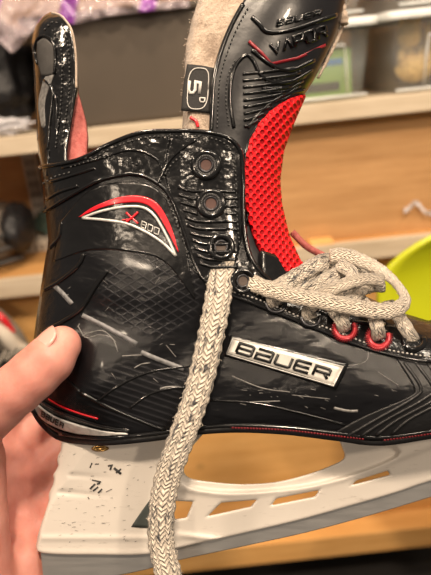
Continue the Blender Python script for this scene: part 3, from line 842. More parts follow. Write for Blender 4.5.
# crossings under the bow
lace([(276, 306, 34), (274, 296, 38), (292, 280, 30), (318, 262, 12), (338, 258, -4)], 15, fray=40)
lace([(276, 302, 30), (286, 298, 33), (302, 284, 27), (324, 268, 14), (345, 262, 0), (360, 270, -10)], 15, fray=40)
lace([(311, 320, 34), (309, 309, 38), (326, 292, 30), (350, 275, 12), (368, 274, 0)], 15, fray=40)
lace([(345, 331, 36), (342, 318, 40), (350, 302, 32), (366, 288, 16), (384, 286, 4)], 14, fray=40)
lace([(345, 330, 37), (341, 320, 40), (330, 306, 30), (322, 296, 20)], 14, fray=20)
lace([(379, 339, 36), (377, 326, 40), (372, 312, 30), (360, 300, 18)], 15, fray=20)
lace([(414, 342, 30), (407, 330, 33), (397, 314, 26), (388, 302, 14)], 15, fray=30)
lace([(300, 300, 26), (318, 284, 24), (344, 270, 18), (356, 268, 10)], 14, fray=30)
# bow loop: from the eyelet forward, round and back to the knot
lace([(241, 282, 26), (246, 280, 33), (262, 287, 38), (290, 295, 41), (322, 301, 43), (352, 307, 43), (378, 311, 41), (397, 309, 37, 8), (405, 300, 32, 30), (399, 287, 26, 50), (383, 272, 20, 40), (364, 262, 17, 20), (346, 256, 16, 0), (330, 256, 16)],
     17, 'lace_light', th=.003, fray=180, lab='bow loop of lace lying over the front eyelets')
lace([(322, 262, 20), (300, 274, 27), (284, 284, 33), (272, 290, 34)], 17, fray=40)
lace([(338, 264, 20), (352, 274, 26), (345, 290, 30), (330, 299, 33), (315, 300, 34)], 15, fray=40)
lace([(318, 296, 33), (335, 288, 35), (355, 281, 33), (370, 279, 28), (383, 281, 24)], 13, 'lace_light', fray=40)

# ---- blade holder: implicit solid with openings
def poly_sdf(X, Y, poly):
    d = np.full(X.shape, 1e9); ins = np.zeros(X.shape, bool); n = len(poly)
    for i in range(n):
        (ax, ay), (bx, by) = poly[i], poly[(i + 1) % n]
        dx, dy = bx - ax, by - ay
        t = np.clip(((X - ax) * dx + (Y - ay) * dy) / (dx * dx + dy * dy + 1e-9), 0, 1)
        d = np.minimum(d, np.hypot(X - ax - t * dx, Y - ay - t * dy))
        if ay != by:
            c_ = ((ay > Y) != (by > Y)) & (X < (bx - ax) * (Y - ay) / (by - ay) + ax); ins ^= c_
    return np.where(ins, -d, d)
outline = [(61, 440), (100, 441.5), (150, 438), (190, 430), (235, 424), (285, 426), (335, 432), (380, 437), (431, 430), (490, 420), (545, 418), (556, 424), (552, 440), (530, 452), (490, 466),
           (431, 481), (395, 493), (350, 506), (300, 520), (245, 533), (200, 543), (150, 554), (100, 555), (42, 553), (37, 541), (40, 528), (45, 513), (49, 500), (49, 493), (54, 482), (53, 475), (58, 467), (57, 458), (61, 450)]
hole = [(212, 418), (203, 434), (192, 447), (184, 462), (184, 472), (190, 478), (205, 481), (240, 484), (275, 482), (305, 475), (330, 466), (344, 458), (342, 447), (336, 434), (330, 418)]
wins = [[(166, 500), (194, 501), (187, 518), (166, 521)], [(221, 502), (258, 499), (251, 507), (206, 517)], [(276, 498), (321, 489), (315, 497), (270, 506)], [(356, 480), (388, 470), (391, 475), (350, 486)]]
hx, ht = 1.0, .8
xs = np.arange(28, 570, hx); ys = np.arange(412, 562, hx); ts = np.arange(-16.8, 17, ht)
X2, Y2 = np.meshgrid(xs, ys, indexing='ij')
o2 = poly_sdf(X2, Y2, catmull(outline + [outline[0]], 220).tolist()[:-1]); h2 = poly_sdf(X2, Y2, catmull(hole, 90).tolist())
d2 = np.maximum(o2, -h2)
for w_ in wins: d2 = np.maximum(d2, -(poly_sdf(X2, Y2, w_) + .6))
d2 *= .48
# half thickness: wide under the sole, stepped to the rail that grips the blade
ybl = np.interp(X2, [28, 150, 245, 350, 431, 560], [553, 552, 532, 505, 480, 430])
up_ = np.clip((ybl - Y2) / 60, 0, 1)
th2 = 5.2 + 7.0 * up_ ** 1.3
arch = np.interp(X2, [28, 150, 230, 300, 345, 400, 431, 560], [470, 487, 497, 490, 480, 460, 448, 430])
th2 += 1.6 / (1 + np.exp((Y2 - arch) / 1.2))             # ledge under the arch
th2 += 1.3 * np.exp(-((Y2 - (arch + 44 + (X2 < 150) * 6)) / 3.) ** 2) * (X2 > 150)
rec = poly_sdf(X2, Y2, catmull([(150, 440), (172, 470), (188, 486), (235, 492), (300, 487), (350, 475), (388, 461), (399, 451), (385, 444), (350, 432), (320, 420), (200, 420), (150, 440)], 90).tolist())
th2 -= 4.5 / (1 + np.exp(np.clip(rec / .9, -30, 30))) * np.clip((X2 - 176) / 20, 0, 1)
tower = 1 / (1 + np.exp((X2 - 178) / 7.)); th2 = th2 * (1 - tower) + tower * np.clip(6.0 + 9 * np.clip((548 - Y2) / 110, 0, 1), 0, 15)
th2 += .7 * np.exp(-((Y2 - 538) / 3) ** 2) * tower - .9 * np.exp(-((Y2 - 474 - (X2 - 60) * .08) / 3) ** 2) * np.clip((120 - X2) / 60, 0, 1) - .9 * np.exp(-((Y2 - 492 - (X2 - 60) * .08) / 3) ** 2) * np.clip((120 - X2) / 60, 0, 1)
th2 = np.minimum(th2, 4.5 + 10 * np.sqrt(np.clip((X2 - np.interp(Y2, [440, 480, 510, 552], [58, 50, 42, 36])) / 34, 0, 3)))
Q = (np.abs(ts)[None, None, :] - th2[:, :, None]).astype(np.float32)
a_, b_ = np.maximum(d2[:, :, None] + 1.2, 0), np.maximum(Q + 1.2, 0)
fld = np.sqrt(a_ ** 2 + b_ ** 2) - 1.2 + np.minimum(np.maximum(d2[:, :, None] + 1.2, Q + 1.2), 0)
V, Fq = surfnet(fld.astype(np.float32))
px_, py_, t_ = xs[0] + V[:, 0] * hx, ys[0] + V[:, 1] * hx, ts[0] + V[:, 2] * ht
dd = D0 - t_ / 1000
V3 = np.stack([(px_ - CX) * dd / F, -t_ / 1000, (CY - py_) * dd / F], 1)
holder = link('blade_holder', np_mesh('blade_holder', V3, Fq), 'holder', skate)
sm = holder.modifiers.new('smooth', 'SMOOTH'); sm.iterations = 3; sm.factor = .5
def TH(x, y):
    i = int(np.clip(x - xs[0], 0, len(xs) - 1)); j = int(np.clip(y - ys[0], 0, len(ys) - 1)); return float(th2[i, j])
SH = lambda x, y, o=0.: P(x, y, TH(x, y) + o)
# rivet
bm = bmesh.new()
c0 = SH(100, 448.5, .5); ring = []
for rr, oo in ((.0046, 0), (.0042, .0006), (.003, .0007), (.0022, .0001)):
    ring.append([bm.verts.new(c0 + Vector((rr * math.cos(a), -oo, rr * .36 * math.sin(a)))) for a in np.linspace(0, 2 * math.pi, 24, endpoint=False)])
for A_, B_ in zip(ring, ring[1:]):
    for k in range(24): bm.faces.new((A_[k], A_[(k + 1) % 24], B_[(k + 1) % 24], B_[k]))
bm.faces.new(ring[-1])
tag(bmesh_out('rivet', bm, 'brass', holder), 'brass rivet')
bm = bmesh.new()
for k in range(12): drape_tube(bm, [(364 - 6 + k, 443.2 + .2 * math.sin(k)), (365 - 6 + k, 443.2)], .0008, .2, 4, SH)
bmesh_out('rivet', bm, 'eye_metal', holder)
Gq = coons([(131, 527), (145, 528), (160, 528)], [(158, 489), (159, 489), (160, 489)], [(131, 527), (144, 508), (158, 489)], [(160, 528), (160, 508), (160, 489)], 10, 12)
o = bmesh_out('triangular_inset', sheet(Gq, lambda x, y: TH(x, y) + .5), 'inset', holder); solid(o, .0008)
# ink marks and scuffs on the tower
bm = bmesh.new()
for p, w_ in (([(90, 468), (92, 463)], 1.2), ([(95, 464), (99, 464)], .9), ([(108, 466), (112, 465), (110, 470)], 1.8), ([(114, 468), (121, 474)], 2.4), ([(116, 473), (121, 469)], 1.6), ([(92, 480), (101, 482)], 1.3),
              ([(90, 489), (95, 484)], 1.9), ([(93, 491), (98, 487)], 1.7), ([(98, 493), (102, 489)], 1.6), ([(97, 484), (100, 483)], 2), ([(88, 497), (89, 499)], .8), ([(106, 492), (112, 489)], .5)):
    drape_ribbon(bm, p, w_, .12, .25, SH, smooth=False)
for _ in range(70):
    x = random.uniform(55, 150); y = random.uniform(455, 545); l = random.uniform(1, 4)
    if x > 128 and 486 < y < 530: continue
    drape_ribbon(bm, [(x, y), (x + l, y - random.uniform(-.6, 1.2))], random.uniform(.2, .4), .1, .25, SH, smooth=False)
bmesh_out('black_scuffs', bm, simple('black_ink_mark', (.03, .03, .03), .6), holder)

# ---- steel blade
top_ = [(40, 551), (90, 554), (150, 552), (200, 541), (245, 531), (300, 518), (350, 504), (395, 490), (431, 478), (490, 463), (530, 449), (556, 430)]
bot_ = [(44, 584), (90, 580), (140, 571), (180, 560), (245, 546), (300, 534), (350, 521), (395, 508), (431, 497), (490, 480), (540, 462), (570, 435)]
a, b = catmull(top_, 90), catmull(bot_, 90)
bm = bmesh.new(); R_ = []
for (x0, y0), (x1, y1) in zip(a, b):
    y0 -= 5
    R_.append([bm.verts.new(P(x0, y0, 2.0)), bm.verts.new(P(x1, y1 - .6, 2.0)), bm.verts.new(P(x1, y1, 1.6)), bm.verts.new(P(x1, y1, -1.6)), bm.verts.new(P(x1, y1 - .6, -2.0)), bm.verts.new(P(x0, y0, -2.0))])
for i in range(len(R_) - 1):
    for k in range(6): bm.faces.new((R_[i][k], R_[i][(k + 1) % 6], R_[i + 1][(k + 1) % 6], R_[i + 1][k]))
bm.faces.new(R_[0]); bm.faces.new(R_[-1][::-1])
bmesh_out('steel_blade', bm, 'steel', skate, smooth=False)

# ================================================================== HAND
def capsule(Pg, a, b, ra, rb):
    a, b = np.array(a), np.array(b); ab = b - a
    h = np.clip(((Pg - a) @ ab) / (ab @ ab), 0, 1)
    return np.linalg.norm(Pg - a - h[..., None] * ab, axis=-1) - (ra + (rb - ra) * h)
def mm(px, py, t):
    v = P(px, py, t) * 1000; return (v.x, v.y, v.z)
chains = [   # every chain is (px, py, t, radius mm)
 [(62, 345, 39, 9.4), (50, 359, 42, 11.6), (34, 374, 43, 12.0), (18, 388, 42, 12.2), (-2, 405, 38, 12.8), (-26, 428, 28, 15), (-48, 480, 10, 18), (-54, 560, 0, 21)],   # thumb
 [(-20, 462, 16, 13), (-22, 520, 12, 15), (-20, 580, 6, 18), (-34, 640, 0, 23)],                                                                                   # ball of the thumb
 [(-60, 640, -12, 24), (-22, 500, -26, 15), (2, 412, -40, 12), (44, 372, -48, 9.6), (88, 338, -48, 8.6), (124, 312, -45, 7.8)],                                        # index
 [(-50, 650, -12, 24), (0, 520, -30, 15), (22, 442, -44, 12), (66, 402, -51, 9.6), (112, 368, -49, 8.8), (150, 344, -45, 7.9)],                                        # middle
 [(-30, 660, -12, 24), (20, 545, -28, 15), (40, 474, -40, 12), (84, 430, -47, 9.4), (126, 404, -46, 8.5), (160, 384, -44, 7.7)],                                       # ring
 [(-10, 670, -12, 22), (36, 575, -22, 15), (56, 508, -32, 12), (92, 468, -34, 8.6), (116, 452, -32, 7.8), (140, 440, -30, 7.)],                                     # little
 [(0, 600, -14, 16), (30, 540, -24, 13)], [(24, 600, -8, 14), (28, 560, -12, 12)],
 [(-45, 650, -10, 25), (-90, 780, -4, 25), (-140, 960, 6, 29)],                                                                                                 # wrist, forearm
]
h = 1.4
gx = np.arange(-245, -15, h); gy = np.arange(-62, 80, h); gz = np.arange(-310, 0, h)
Pg = np.stack(np.meshgrid(gx, gy, gz, indexing='ij'), -1).astype(np.float32)
fld = None
for ci, ch in enumerate(chains):
    part = None
    for p, q in zip(ch, ch[1:]):
        d = capsule(Pg, mm(*p[:3]), mm(*q[:3]), p[3], q[3]).astype(np.float32)
        part = d if part is None else np.minimum(part, d) - np.maximum(2.5 - np.abs(part - d), 0) ** 2 / 10.
    k = 7. if ci > 0 else 5.
    if fld is None: fld = part
    else: fld = np.minimum(fld, part) - np.maximum(k - np.abs(fld - part), 0) ** 2 / (4 * k)
# flatten the thumb pad against the boot, creases at the knuckle
def dent(c, r, a):
    global fld
    d2_ = ((Pg - np.array(c, np.float32)) ** 2).sum(-1); fld += a * np.exp(-d2_ / r ** 2)
for (x, y, t, r, a_) in ((20, 373, 51, 2.2, .8), (25, 380, 53, 2.2, .8), (15, 368, 47, 2.2, .7), (8, 440, 26, 5, 1.6), (13, 470, 20, 5, 1.5)):
    dent(mm(x, y, t), r, a_)
V, Fq = surfnet(fld)
V3 = (np.array([gx[0], gy[0], gz[0]]) + V * h) / 1000
del Pg, fld
wrist = HELD @ Matrix.Translation(P(-60, 640, -10))
hand = link('hand', np_mesh('hand', V3, Fq), 'skin'); hand.matrix_world = HELD
tag(hand, 'bare left hand gripping the heel of the skate with its thumb over the side', 'hand')
sm = hand.modifiers.new('smooth', 'SMOOTH'); sm.iterations = 4; sm.factor = .5
# thumb nail
nb = bmesh.new(); Ng = []
ax = np.array(mm(62, 345, 39)) - np.array(mm(36, 372, 43)); ax /= np.linalg.norm(ax)
vw = np.array((-.66, -.52, .54)); vw -= ax * (vw @ ax); vw /= np.linalg.norm(vw); sd = np.cross(ax, vw)
base = np.array(mm(53, 355, 41.4))
for i in range(13):
    u = -1 + 2 * i / 12; row = []
    for j in range(11):
        ang = math.radians(-46 + 92 * j / 10)
        wl = 1 - .28 * max(0, abs(u)) ** 3
        r_ = 10.95 - 1.0 * max(0, u)**2 
        p = base + ax * (u * 8.6 * (1 - .18 * (abs(ang) / .8) ** 2 * (1 if u > 0 else .6)) + 1.5) + (vw * math.cos(ang * wl) + sd * math.sin(ang * wl)) * (r_ + .15)
        row.append(nb.verts.new(Vector(p / 1000)))
    Ng.append(row)
for i in range(12):
    for j in range(10): nb.faces.new((Ng[i][j], Ng[i][j + 1], Ng[i + 1][j + 1], Ng[i + 1][j]))
nail = bmesh_out('thumbnail', nb, 'nail', hand); solid(nail, .0005, 0)

# ================================================================== BACKGROUND
def box_bm(bm, lo, hi):
    lo, hi = Vector(lo), Vector(hi)
    r = bmesh.ops.create_cube(bm, size=1, matrix=Matrix.Translation((lo + hi) / 2) @ Matrix.Diagonal((*(hi - lo), 1)))
    return r['verts']
def box(name, lo, hi, mat, parent=None, bevel=.002):
    bm = bmesh.new(); lo, hi = Vector(lo), Vector(hi)
    if parent: box_bm(bm, lo - parent.location, hi - parent.location)
    else: box_bm(bm, lo, hi)
    return bmesh_out(name, bm, mat, parent, smooth=False, bevel=bevel)
YF, YB = .86, 1.16
zu1 = B(215, 115.5, YF).z; zu0 = B(215, 133, YF).z          # upper shelf front edge
zm1 = B(215, 258, YF).z; zm0 = B(215, 275.5, YF).z
zl1 = B(359, 535, YF).z; zl0 = B(359, 553.5, YF).z
print('shelf heights', zu1, zm1, zl1)
fl = zl0 - .09
ob = box('floor', (-2.5, -1.5, fl - .05), (2.5, YB + .1, fl), 'floor'); tag(ob, kind='structure')
ob = box('wall_back', (-2.5, YB, fl), (2.5, YB + .03, 2.3), 'ply'); tag(ob, kind='structure')
unit = empty('shelving_unit', Matrix.Translation((0, 1.0, fl)), 'wooden wall shelving of pale edged boards behind the skate', 'shelf')
unit.location = (0, 1.0, fl)
def shelf(z0, z1, topm, edge='pine', y0=YF):
    bm = bmesh.new(); box_bm(bm, Vector((-1.1, y0 + .012, z0)) - unit.location, Vector((1.1, YB, z1)) - unit.location)
    s_ = bmesh_out('shelf_board', bm, topm, unit, smooth=False, bevel=.001)
    bm = bmesh.new(); box_bm(bm, Vector((-1.1, y0, z0 - .001)) - unit.location, Vector((1.1, y0 + .012, z1 + .001)) - unit.location)
    tag(bmesh_out('edge_strip', bm, edge, s_, smooth=False, bevel=.0015), 'wooden edge strip')
shelf(zu0, zu1, 'pine'); shelf(zm0, zm1, 'shelf_top')
shelf(zl0, zl1, 'bench', 'bench')
# plywood front panel of the right bay
xp = B(120, 200, YF + .03).x
bm = bmesh.new(); box_bm(bm, Vector((xp, YF + .03, zm1)) - unit.location, Vector((1.1, YF + .045, zu0)) - unit.location)
tag(bmesh_out('front_panel', bm, 'ply', unit, smooth=False, bevel=.001), 'tan plywood panel between the boards')
bm = bmesh.new(); box_bm(bm, Vector((-1.1, YF + .05, zl1)) - unit.location, Vector((1.1, YF + .062, zm0)) - unit.location)
tag(bmesh_out('front_panel', bm, 'bench', unit, smooth=False, bevel=.001), 'honey wood panel below the middle board')
# slotted upright
xu = B(33, 180, 1.13).x
bm = bmesh.new(); box_bm(bm, Vector((xu - .013, 1.13, zm1)) - unit.location, Vector((xu + .013, YB, zu0)) - unit.location)
upr = bmesh_out('slotted_upright', bm, 'white_metal', unit, smooth=False, bevel=.001)
bm = bmesh.new()
for k in range(9):
    z = zm1 + .01 + (zu0 - zm1) * k / 9
    for s_ in (-.005, .005): box_bm(bm, Vector((xu + s_ - .002, 1.128, z)) - unit.location, Vector((xu + s_ + .002, 1.131, z + .014)) - unit.location)
bmesh_out('slot', bm, 'dark_slot', upr, smooth=False)

# taupe storage box on the upper shelf
x0, x1 = B(47, 145, YF + .012).x, B(222, 120, YF + .012).x
zt = B(130, 6, YF + .012).z
bm = bmesh.new()
lo, hi = Vector((x0, YF + .012, zu1)), Vector((x1, YF + .24, zt))
vs = box_bm(bm, lo, hi)
for v in vs:
    if v.co.z < (lo.z + hi.z) / 2: v.co.x += (.018 if v.co.x < (x0 + x1) / 2 else -.01)
tb = empty('storage_box', Matrix.Translation((x0, YF + .012, zu1)), 'large taupe storage box under the violet plastic bag', 'box')
for v in bm.verts: v.co -= Vector((x0, YF + .012, zu1))
bmesh_out('box_body', bm, 'taupe', tb, smooth=False, bevel=.006)
bm = bmesh.new(); W_ = Vector((x0, YF + .012, zu1))
box_bm(bm, Vector((x0 - .006, YF + .006, zt - .012)) - W_, Vector((x1 + .006, YF + .246, zt)) - W_); bmesh_out('box_rim', bm, 'taupe', tb, smooth=False, bevel=.004)

# violet plastic bag slumped on the box
def blanket(name, mat, fn, nu, nv, label, cat, th=.0006):
    bm = bmesh.new(); Vv = [[bm.verts.new(fn(i / (nu - 1), j / (nv - 1))) for i in range(nu)] for j in range(nv)]
    for j in range(nv - 1):
        for i in range(nu - 1): bm.faces.new((Vv[j][i], Vv[j][i + 1], Vv[j + 1][i + 1], Vv[j + 1][i]))
    o = bmesh_out(name, bm, mat); solid(o, th); tag(o, label, cat); return o
from mathutils import noise as mn
def bag(u, v):
    px = -35 + 225 * u; 
    yb_ = interp(px, [(-35, 30), (0, 42), (12, 54), (22, 44), (40, 22), (75, 24), (110, 16), (150, 11), (190, 7)])
    py = -60 + (yb_ + 60) * v
    y = YF - .008 + .10 * (1 - v) ** 2 + .012 * mn.noise(Vector((px * .05, py * .07, 1))) + .008 * mn.noise(Vector((px * .15, py * .15, 5)))
    return B(px, py, y)
blanket('plastic_bag', 'film', bag, 80, 30, 'crumpled clear and violet plastic bag slumped over the taupe box', 'bag')

# black bag behind and left of the box
def lump(name, c, r, mat, label=None, cat=None, parent=None, amp=.15, fq=3., sq=1.0, rot=None, group=None):
    bm = bmesh.new(); bmesh.ops.create_icosphere(bm, subdivisions=5, radius=1)
    off = Vector((random.random() * 9, random.random() * 9, 0))
    for v in bm.verts:
        n = v.co.normalized(); q = Vector([math.copysign(abs(k) ** sq, k) for k in n])
        q *= 1 + amp * mn.noise(n * fq + off) + amp * .4 * mn.noise(n * fq * 3 + off)
        q = Vector((q.x * r[0], q.y * r[1], q.z * r[2]))
        if rot: q = rot @ q
        v.co = q
    o = bmesh_out(name, bm, mat, parent)
    o.location = Vector(c) - (parent.location if parent else Vector())
    if label: tag(o, label, cat, group)
    return o
xa = B(0, 100, 1.0).x
zlump = (B(0, 20, 1.0).z - zu1) / 2
lump('black_bag', (x0 - .118, .99, zu1 + zlump * 1.02 + .002), (.1, .10, zlump), 'black_cloth', 'black cloth bag on the upper shelf left of the taupe box', 'bag', amp=.12, sq=.7)
c0 = B(12, 130, YF + .04)
lump('crumpled_wrapper', (c0.x - .02, YF + .024, zu1 + .014), (.05, .018, .010), 'clear_film', 'crumpled pale plastic wrapper in front of the black bag', 'wrapper', amp=.5, fq=3)

# clear bins
def bin_(x0, x1, y0, y1, z0, z1, label, taper=.012):
    root = empty('plastic_bin', Matrix.Translation(((x0 + x1) / 2, (y0 + y1) / 2, z0)), label, 'storage bin', 'clear plastic bins on the upper shelf')
    root.location = ((x0 + x1) / 2, (y0 + y1) / 2, z0); L = root.location
    bm = bmesh.new(); hx_, hy_ = (x1 - x0) / 2, (y1 - y0) / 2; H = z1 - z0 - .012; r = .014
    def ring(t, z, ins=0):
        out = []; ax_, ay_ = hx_ - t - ins, hy_ - t - ins
        for cxs, cys, a0 in ((1, 1, 0), (-1, 1, 90), (-1, -1, 180), (1, -1, 270)):
            for k in range(5):
                a = math.radians(a0 + k * 22.5); out.append(bm.verts.new((cxs * (ax_ - r) + r * math.cos(a), cys * (ay_ - r) + r * math.sin(a), z)))
        return out
    R0 = [ring(taper, .0015), ring(taper * .5, H * .5), ring(.002, H), ring(-.004, H + .001), ring(-.004, H + .006), ring(-.001, H + .006, .003), ring(taper * .5, H * .5, .0016), ring(taper, .004, .0016)]
    for A_, B_ in zip(R0, R0[1:]):
        for k in range(20): bm.faces.new((A_[k], A_[(k + 1) % 20], B_[(k + 1) % 20], B_[k]))
    bm.faces.new(R0[0][::-1]); bm.faces.new(R0[-1])
    bmesh_out('bin_body', bm, 'bin', root)
    bm = bmesh.new()
    R0 = [ring(-.006, H + .002), ring(-.008, H + .012), ring(.004, H + .013), ring(.010, H + .010)]
    for A_, B_ in zip(R0, R0[1:]):
        for k in range(20): bm.faces.new((A_[k], A_[(k + 1) % 20], B_[(k + 1) % 20], B_[k]))
    bm.faces.new(R0[-1]); o = bmesh_out('bin_lid', bm, 'lid', root)
    bm = bmesh.new()       # raised label frame on the front face
    yy = -hy_ + taper * .5 - .0012
    w2 = hx_ * .55
    tube_bm(bm, [(-w2, yy + .003, H * .1), (-w2 + .002, yy, H * .55), (-w2 + .004, yy - .002, H * .78), (w2 - .004, yy - .002, H * .78), (w2 - .002, yy, H * .55), (w2, yy + .003, H * .1)], .0014, 6)
    tube_bm(bm, [(-hx_ * .9, yy + .004, .006), (hx_ * .9, yy + .004, .006)], .002, 6)
    bmesh_out('moulded_rib', bm, 'lid', root)
    return root, L
ybn = YF + .014
bx1 = B(374, 40, ybn).x; bzt = B(350, 18, ybn).z
b1, L1 = bin_(bx1 - .16, bx1, ybn, ybn + .24, zu1, bzt, 'clear lidded plastic bin holding a green box, beside the skate tongue')
gb = empty('green_carton', Matrix.Translation((bx1 - .082, ybn + .03, zu1 + .006)), 'green carton with a blue band inside the left clear bin', 'box')
gz = zu1 + .006; gh = B(345, 48, ybn + .03).z - gz
bm = bmesh.new(); box_bm(bm, (-.06, 0, 0), (.058, .12, gh)); bmesh_out('carton_body', bm, 'green_box', gb, smooth=False, bevel=.002)
bz = B(345, 60, ybn + .03).z - gz
bm = bmesh.new(); box_bm(bm, (-.06, -.001, bz - .005), (.045, .0, bz + .003)); bmesh_out('blue_band', bm, 'blue_print', gb, smooth=False)
bm = bmesh.new(); box_bm(bm, (-.03, -.0015, .008), (.04, 0, .02)); bmesh_out('dark_print', bm, 'charcoal', gb, smooth=False)
bx2 = B(389, 60, ybn - .005).x; bzt2 = B(410, 10, ybn).z
b2, L2 = bin_(bx2, bx2 + .22, ybn - .01, ybn + .23, zu1, bzt2, 'clear lidded plastic bin of pale yellow gloves at the right edge')
for k, (px, py, rx, rz, lab_) in enumerate(((409, 34, .016, .030, 'pale yellow leather glove standing at the left of the right hand bin'), (414, 74, .026, .026, 'pale yellow leather glove lying low in the right hand bin'), (440, 50, .024, .036, 'pale yellow leather glove past the label frame of the right hand bin'))):
    c = B(px, py, ybn + .05)
    c.z = max(c.z, zu1 + rz + .006)
    gl = empty('work_glove', Matrix.Translation(c), lab_, 'glove', 'pale yellow gloves in the bin')
    lump('palm', c, (rx, .02, rz * .75), 'tan_leather', parent=gl, amp=.15)
    for f_ in range(4):
        bm = bmesh.new(); xx = -rx * .7 + f_ * rx * .47
        tube_bm(bm, [(xx, 0, rz * .3), (xx * 1.1, -.004, rz * .8), (xx * 1.15, -.008, rz * 1.0)], [rx * .26, rx * .25, rx * .18], 8); bmesh_out('finger', bm, 'tan_leather', gl)
# bins stacked above
b3, _ = bin_(bx1 - .162, bx1 - .004, ybn, ybn + .24, bzt + .002, bzt + .12, 'clear plastic bin stacked on the lid of the bin with the green carton')
b4, _ = bin_(bx2 + .004, bx2 + .225, ybn - .01, ybn + .23, bzt2 + .002, bzt2 + .12, 'clear plastic bin stacked on the lid of the bin of gloves')
# small white container between the bins, further back
# things on the middle shelf, left
c = B(2, 232, .98)
tt = empty('padded_helmet', Matrix.Translation((c.x, .98, zm1)), 'grey and black padded helmet on the middle shelf left of the skate', 'helmet')
def half_lump(name, r, mat, parent, off, amp=.08):
    o = lump(name, parent.location + Vector(off), r, mat, parent=parent, amp=amp); return o
tt.location = (c.x, .98, zm1)
hr = (B(0, 205, .98).z - zm1) / 2
half_lump('helmet_shell', (.062, .09, hr), 'grey_fabric', tt, (-.015, 0, hr * 1.08))
half_lump('black_padding', (.024, .05, hr * .86), 'black_cloth', tt, (.040, -.035, hr * 1.3))
bm = bmesh.new()
for zz in (.35, .8, 1.25): tube_bm(bm, [(-.07, -.05, hr * zz), (-.03, -.094, hr * zz), (.02, -.090, hr * (zz + .05)), (.045, -.06, hr * zz)], .004, 6)
bmesh_out('helmet_rib', bm, 'charcoal', tt)
c = B(33, 250, 1.0)
zb = B(33, 243, 1.0).z
cb = empty('cream_carton', Matrix.Translation((c.x + .012, 1.0, zm1 + .001)), 'cream ribbed carton on the middle shelf beside the skate heel', 'box')
bm = bmesh.new(); box_bm(bm, (-.035, 0, 0), (.06, .08, zb - zm1)); bmesh_out('carton_body', bm, 'cream', cb, smooth=False, bevel=.002)
bm = bmesh.new()
for k in range(8): box_bm(bm, (-.03 + k * .011, -.0015, .004), (-.026 + k * .011, 0, (zb - zm1) * .8))
bmesh_out('carton_rib', bm, 'taupe', cb, smooth=False)
zt2 = B(35, 214, 1.02).z
lump('teal_cloth', (c.x + .055, 1.06, (zt2 + zb) / 2 - .0), (.055, .035, (zt2 - zb) / 2 + .002), 'teal', 'folded dull teal cloth lying on the cream carton', 'cloth', amp=.12, sq=.7)
# crate under the shoe at the left edge
xc0, xc1 = B(-90, 400, .80).x, B(22, 400, .80).x; zc = B(10, 378, .80).z
cr = empty('wooden_crate', Matrix.Translation(((xc0 + xc1) / 2, .78, fl)), 'dark wooden crate under the grey white sports shoe behind the hand', 'crate')
bm = bmesh.new(); L_ = Vector(((xc0 + xc1) / 2, .78, fl))
for k in range(6):
    z0_ = fl + (zc - fl) * k / 6; z1_ = fl + (zc - fl) * (k + .86) / 6
    box_bm(bm, Vector((xc0, .74, z0_)) - L_, Vector((xc1, .75, z1_)) - L_); box_bm(bm, Vector((xc0, .845, z0_)) - L_, Vector((xc1, .855, z1_)) - L_)
    box_bm(bm, Vector((xc0, .75, z0_)) - L_, Vector((xc0 + .01, .845, z1_)) - L_); box_bm(bm, Vector((xc1 - .01, .75, z0_)) - L_, Vector((xc1, .845, z1_)) - L_)
box_bm(bm, Vector((xc0, .74, zc - .008)) - L_, Vector((xc1, .855, zc)) - L_)
bmesh_out('slat', bm, 'charcoal', cr, smooth=False, bevel=.001)
# shoe lying on it
c = B(10, 350, .80)
YS = .80
sh = empty('sports_shoe', Matrix.Translation(c), 'grey white sports shoe with red trim at the left edge behind the thumb', 'shoe')
# stands on a lower board
def body(name, pts, mat, parent, seg=16):
    bm = bmesh.new(); cc = catmull([(*((B(a, b_, .80 + d)) - parent.location), r) for a, b_, d, r in pts], 30)
    tube_bm(bm, [Vector(q[:3]) for q in cc], [max(.001, q[3]) for q in cc], seg); return bmesh_out(name, bm, mat, parent)
body('upper', [(-40, 300, .04, .02), (-10, 322, .02, .024), (8, 338, .0, .022), (22, 350, 0, .014), (32, 357, 0, .008)], 'grey_fabric', sh)
body('toe_cap', [(-8, 322, -.02, .006), (6, 336, -.024, .010), (16, 347, -.02, .011), (28, 352, -.012, .009), (34, 350, -.01, .004)], 'cream', sh)
body('sole', [(4, 364, 0, .006), (14, 363, -.004, .010), (26, 366, 0, .010), (36, 372, 0, .004)], 'cream', sh)
body('red_trim', [(-12, 308, -.008, .004), (2, 318, -.018, .005), (14, 332, -.018, .003)], 'red', sh)
for k in range(6): body('lace', [(-6 + k * 4, 366 - k * 2, -.03, .0018), (2 + k * 4, 352 - k * 1, -.03, .0018)], 'cream' if k % 2 else 'charcoal', sh, 6)
body('tongue', [(-20, 352, -.006, .016), (0, 362, -.006, .017), (12, 378, 0, .012)], 'charcoal', sh)
# lime coloured shell chair on the right
yc = .66
xl_, zt_ = B(368, 300, yc).x, B(440, 200, yc).z
cx_ = xl_ + .215
ch = empty('shell_chair', Matrix.Translation((cx_, yc - .17, fl)), 'lime yellow plastic shell chair behind the toe of the skate', 'chair')
Hb = zt_ - fl; zs = Hb - .34
def shellpt(u, v):          # v 0 front of seat .. 1 top of back ; u -1..1
    path = catmull([(-.12, zs - .02), (-.08, zs), (.06, zs - .01), (.125, zs + .04), (.15, zs + .14), (.17, zs + .25), (.175, Hb)], 60)
    k = v * 59; a_ = int(min(58, k)); f_ = k - a_; y, z = path[a_] * (1 - f_) + path[a_ + 1] * f_
    w = .215 - .115 * min(1, max(0, (.72 - v) / .35))
    e = abs(2 * v - 1); w *= (1 - max(0, (e - .66) / .34) ** 2.6 * .75)
    return Vector((u * w, y - .035 * u * u * (.3 + v), z + .02 * u * u * (1 - v)))
bm = bmesh.new(); Vv = [[bm.verts.new(shellpt(-1 + 2 * i / 24, j / 59)) for i in range(25)] for j in range(60)]
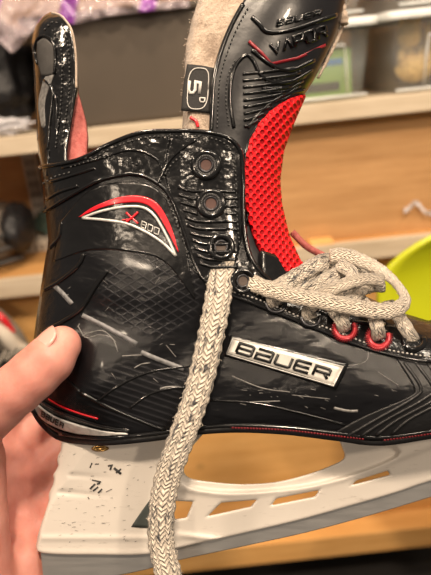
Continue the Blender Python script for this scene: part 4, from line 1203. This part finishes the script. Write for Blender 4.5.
for j in range(59):
    for i in range(24): bm.faces.new((Vv[j][i], Vv[j][i + 1], Vv[j + 1][i + 1], Vv[j + 1][i]))
o = bmesh_out('seat_shell', bm, 'lime', ch); solid(o, .006, 0)
bm = bmesh.new(); tube_bm(bm, [(0, 0, .02), (0, 0, zs - .02)], .018, 14); bmesh_out('pedestal', bm, 'white_metal', ch)
bm = bmesh.new(); tube_bm(bm, [(0, 0, 0), (0, 0, .012), (0, 0, .02), (0, 0, .03)], [.13, .13, .1, .02], 32); bmesh_out('base', bm, 'white_metal', ch)
# clear tape on the wall
def tape(u, v):
    px = 404 + 34 * u; py = 208 - 6 * math.sin(u * 5) + 5 * v + 2 * math.sin(u * 13)
    return B(px, py, YF + .026 - .008 * abs(math.sin(u * 7 + v)))
blanket('clear_tape', 'clear_film', tape, 30, 5, 'curled strip of clear tape on the plywood at the right edge', 'tape')
# wood block on middle shelf
c = B(322, 240, 1.0)
c = B(322, 240, YF + .015)
ob = box('wood_block', (c.x - .02, YF + .004, zm1), (c.x + .016, YF + .028, zm1 + .007), 'bench'); tag(ob, 'short wood offcut on the middle shelf above the laces', 'wood offcut')

# ================================================================== LIGHT
def area(name, loc, tgt, size, power, col=(1, .84, .66), sy=None):
    l = bpy.data.lights.new(name, 'AREA'); l.size = size; l.energy = power; l.color = col
    if sy: l.shape = 'RECTANGLE'; l.size_y = sy
    o = bpy.data.objects.new(name, l); COL.objects.link(o); o.location = loc
    o.rotation_euler = (Vector(tgt) - Vector(loc)).to_track_quat('-Z', 'Y').to_euler(); return o
for lx, ly, lz, pw_ in ((-.95, -.25, 2.6, 8), (.15, -.45, 2.6, 15), (-.55, -1.3, 2.3, 5), (.95, -.9, 2.3, 7), (-.1, .35, 2.6, 6)):
    area('ceiling_spot', (lx, ly, lz), (0, .55, 1.3), .11, pw_, (1, .80, .60))
area('ceiling_tube', (.7, .1, 2.6), (.1, .7, 1.1), .9, 7, (1, .84, .66), .08)
w = bpy.data.worlds.new('world'); sc.world = w; w.use_nodes = True
w.node_tree.nodes['Background'].inputs[0].default_value = (1, .87, .74, 1)
w.node_tree.nodes['Background'].inputs[1].default_value = .12
vs_ = sc.view_settings; sc.display_settings.display_device = 'sRGB'
vs_.view_transform = 'Standard'; vs_.look = 'None'; vs_.gamma = 1; vs_.use_curve_mapping = False; vs_.exposure = .5
